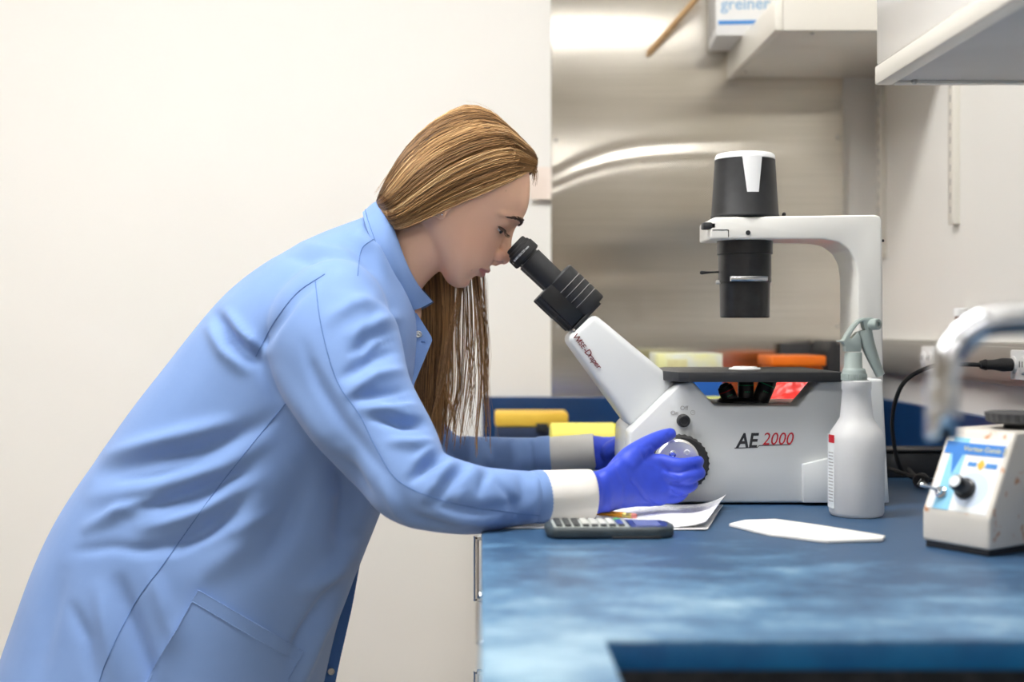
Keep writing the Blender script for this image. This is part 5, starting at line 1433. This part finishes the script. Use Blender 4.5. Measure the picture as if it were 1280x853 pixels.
# --- gloves
def hand(mirror):
    def Q(a_, b_, y): return P(a_, b_, y)
    G = []
    pal = [(726, 617, 1.622, .0240, .0205), (742, 616.5, 1.630, .0270, .0215), (762, 611, 1.643, .0288, .0205), (780, 603, 1.660, .0335, .0190), (800, 600, 1.678, .0362, .0170), (818, 601, 1.690, .0345, .0155), (832, 601, 1.697, .0290, .0125)]
    rg = []
    for a_, b_, y, hh, ht in crom(pal, 26):
        c_ = P(a_, b_, y); n_ = 32
        ti = np.array([-.22, 0, 1.0]) if a_ > 790 else np.array([-.22 * max(0, (a_ - 745) / 45), 0, 1.0]); ti /= np.linalg.norm(ti)
        rg.append([c_ + ti * hh * math.copysign(abs(math.cos(q)) ** .85, math.cos(q)) + np.array([0, ht, 0]) * math.copysign(abs(math.sin(q)) ** .85, math.sin(q)) for q in np.linspace(0, 2 * math.pi, n_, endpoint=False)])
    G.append(loft(rg))
    FG = [[(812, 580, 1.692), (826, 578, 1.694), (850, 582, 1.690), (869, 579, 1.702), (873, 577, 1.722)],
          [(815, 595, 1.690), (830, 594, 1.692), (857, 597, 1.688), (873, 592, 1.703), (873, 590, 1.726)],
          [(815, 609, 1.690), (830, 608, 1.693), (853, 611, 1.692), (865, 606, 1.707), (864, 603, 1.730)],
          [(812, 622, 1.690), (826, 621, 1.694), (844, 622, 1.698), (854, 616, 1.712), (853, 613, 1.733)]]
    R = [[.0120, .0108, .0098, .0088, .0078], [.0120, .0108, .0098, .0088, .0078], [.0115, .0102, .0092, .0084, .0074], [.0105, .0094, .0084, .0076, .0068]]
    for f_, r_ in zip(FG, R): G.append(tube([Q(*p) for p in f_], r_, 18, 34, True))
    G.append(tube([Q(764, 604, 1.656), Q(784, 578, 1.672), Q(802, 562, 1.692), Q(822, 549.5, 1.713), Q(838, 542.5, 1.735)], [.0180, .0170, .0138, .0108, .0084], 20, 34, True))
    G.append(ellipsoid(Q(803, 574, 1.690), .013, .009, .012))
    V, Fq = remesh(G, .0015)
    Eq = edges_of(Fq); V = relax(V, Eq, 5, .5)
    Nq = normals(V, Fq)
    if Nq[:, 1][V[:, 1] < 1.695].mean() > 0: Nq = -Nq
    x_, y_ = px_of(V); dp = np.zeros(len(V)); nm = np.clip(-Nq[:, 1] * 1.5 + .3, 0, 1)
    WR = [([(748, 590), (756, 612), (752, 640)], 3, -.0012), ([(757, 590), (764, 615), (762, 640)], 3.5, .0010), ([(768, 578), (782, 606), (778, 638)], 3, -.0010), ([(742, 588), (745, 615), (743, 642)], 3, .0009),
          ([(790, 600), (806, 622), (820, 634)], 2.6, -.0016), ([(836, 588), (848, 592), (868, 584)], 2.2, -.0012), ([(838, 604), (850, 607), (866, 600)], 2.2, -.0012), ([(835, 608), (842, 618), (852, 620)], 2.2, -.0014),
          ([(830, 582), (838, 592), (846, 598)], 2.5, -.0010), ([(776, 572), (792, 585), (800, 600)], 4, .0008), ([(834, 545), (838, 540)], 2, -.0008), ([(806, 560), (814, 556), (820, 562)], 2.5, -.0008), ([(800, 560), (806, 575), (812, 566)], 2.5, -.001)]
    for poly, wd, am_ in WR:
        d_, t_ = seg_dist(x_, y_, poly); dp += am_ * np.exp(-(d_ / wd) ** 2)
    V = V + Nq * (dp * nm + wavy(V, 220, 4) * .0004)[:, None]
    if mirror:
        V = V.copy(); V[:, 1] = 2 * YM - V[:, 1]
        V += P(742, 565.5, 2.076) - np.array([P(742, 616.5, 1.630)[0], 2 * YM - 1.630, P(742, 616.5, 1.630)[2]])
        c0 = P(742, 565.5, 2.076); q_ = math.radians(16); dx_2, dz_2, dy_2 = V[:, 0] - c0[0], V[:, 2] - c0[2], V[:, 1] - c0[1]
        V[:, 0] = c0[0] + dx_2 * math.cos(q_) + dz_2 * math.sin(q_); V[:, 2] = c0[2] - dx_2 * math.sin(q_) + dz_2 * math.cos(q_)
    return V, Fq
gl = obj('glove', hand(False), M['glove'], pe_, angle=180)
g2 = hand(True)
obj('glove', g2, M['glove'], pe_, angle=180)

# --- trousers and shoes under the coat
for y, dx in ((1.795, .03), (1.975, -.06)):
    hx = P(185, 0, Y0)[0]
    V, Fq = remesh([tube([(hx + .02, y, .80), (hx + .03 + dx * .3, y, .62), (hx + .05 + dx, y, .46), (hx + .02 + dx, y, .25), (hx - .01 + dx, y, .075)], [.10, .088, .066, .058, .050], 24, 40, True)], .009)
    obj('trouser_leg', (relax(V, edges_of(Fq), 4), Fq), M['denim'], pe_, angle=180)
    fx_ = hx - .01 + dx
    V, Fq = remesh([tube([(fx_ - .03, y, .045), (fx_ + .05, y, .045), (fx_ + .13, y, .032), (fx_ + .19, y, .026)], [.040, .042, .036, .024], 20, 30, True), tube([(fx_, y, .05), (fx_, y, .11)], .042, 20, 8, True)], .006)
    V[:, 2] = np.maximum(V[:, 2], .014)
    sh_ = obj('shoe', (V, Fq), M['shoe'], pe_, angle=180)
    ol = [(fx_ + a_ * 1.0, y + b_) for a_, b_ in ((-.075, -.02), (-.06, -.037), (.0, -.042), (.06, -.045), (.13, -.042), (.19, -.028), (.215, 0), (.19, .028), (.13, .042), (.06, .045), (0, .042), (-.06, .037), (-.075, .02))]
    obj('sole', prism(ol, 0, .0155, .003, 2, 'Z'), M['rubber'], sh_)
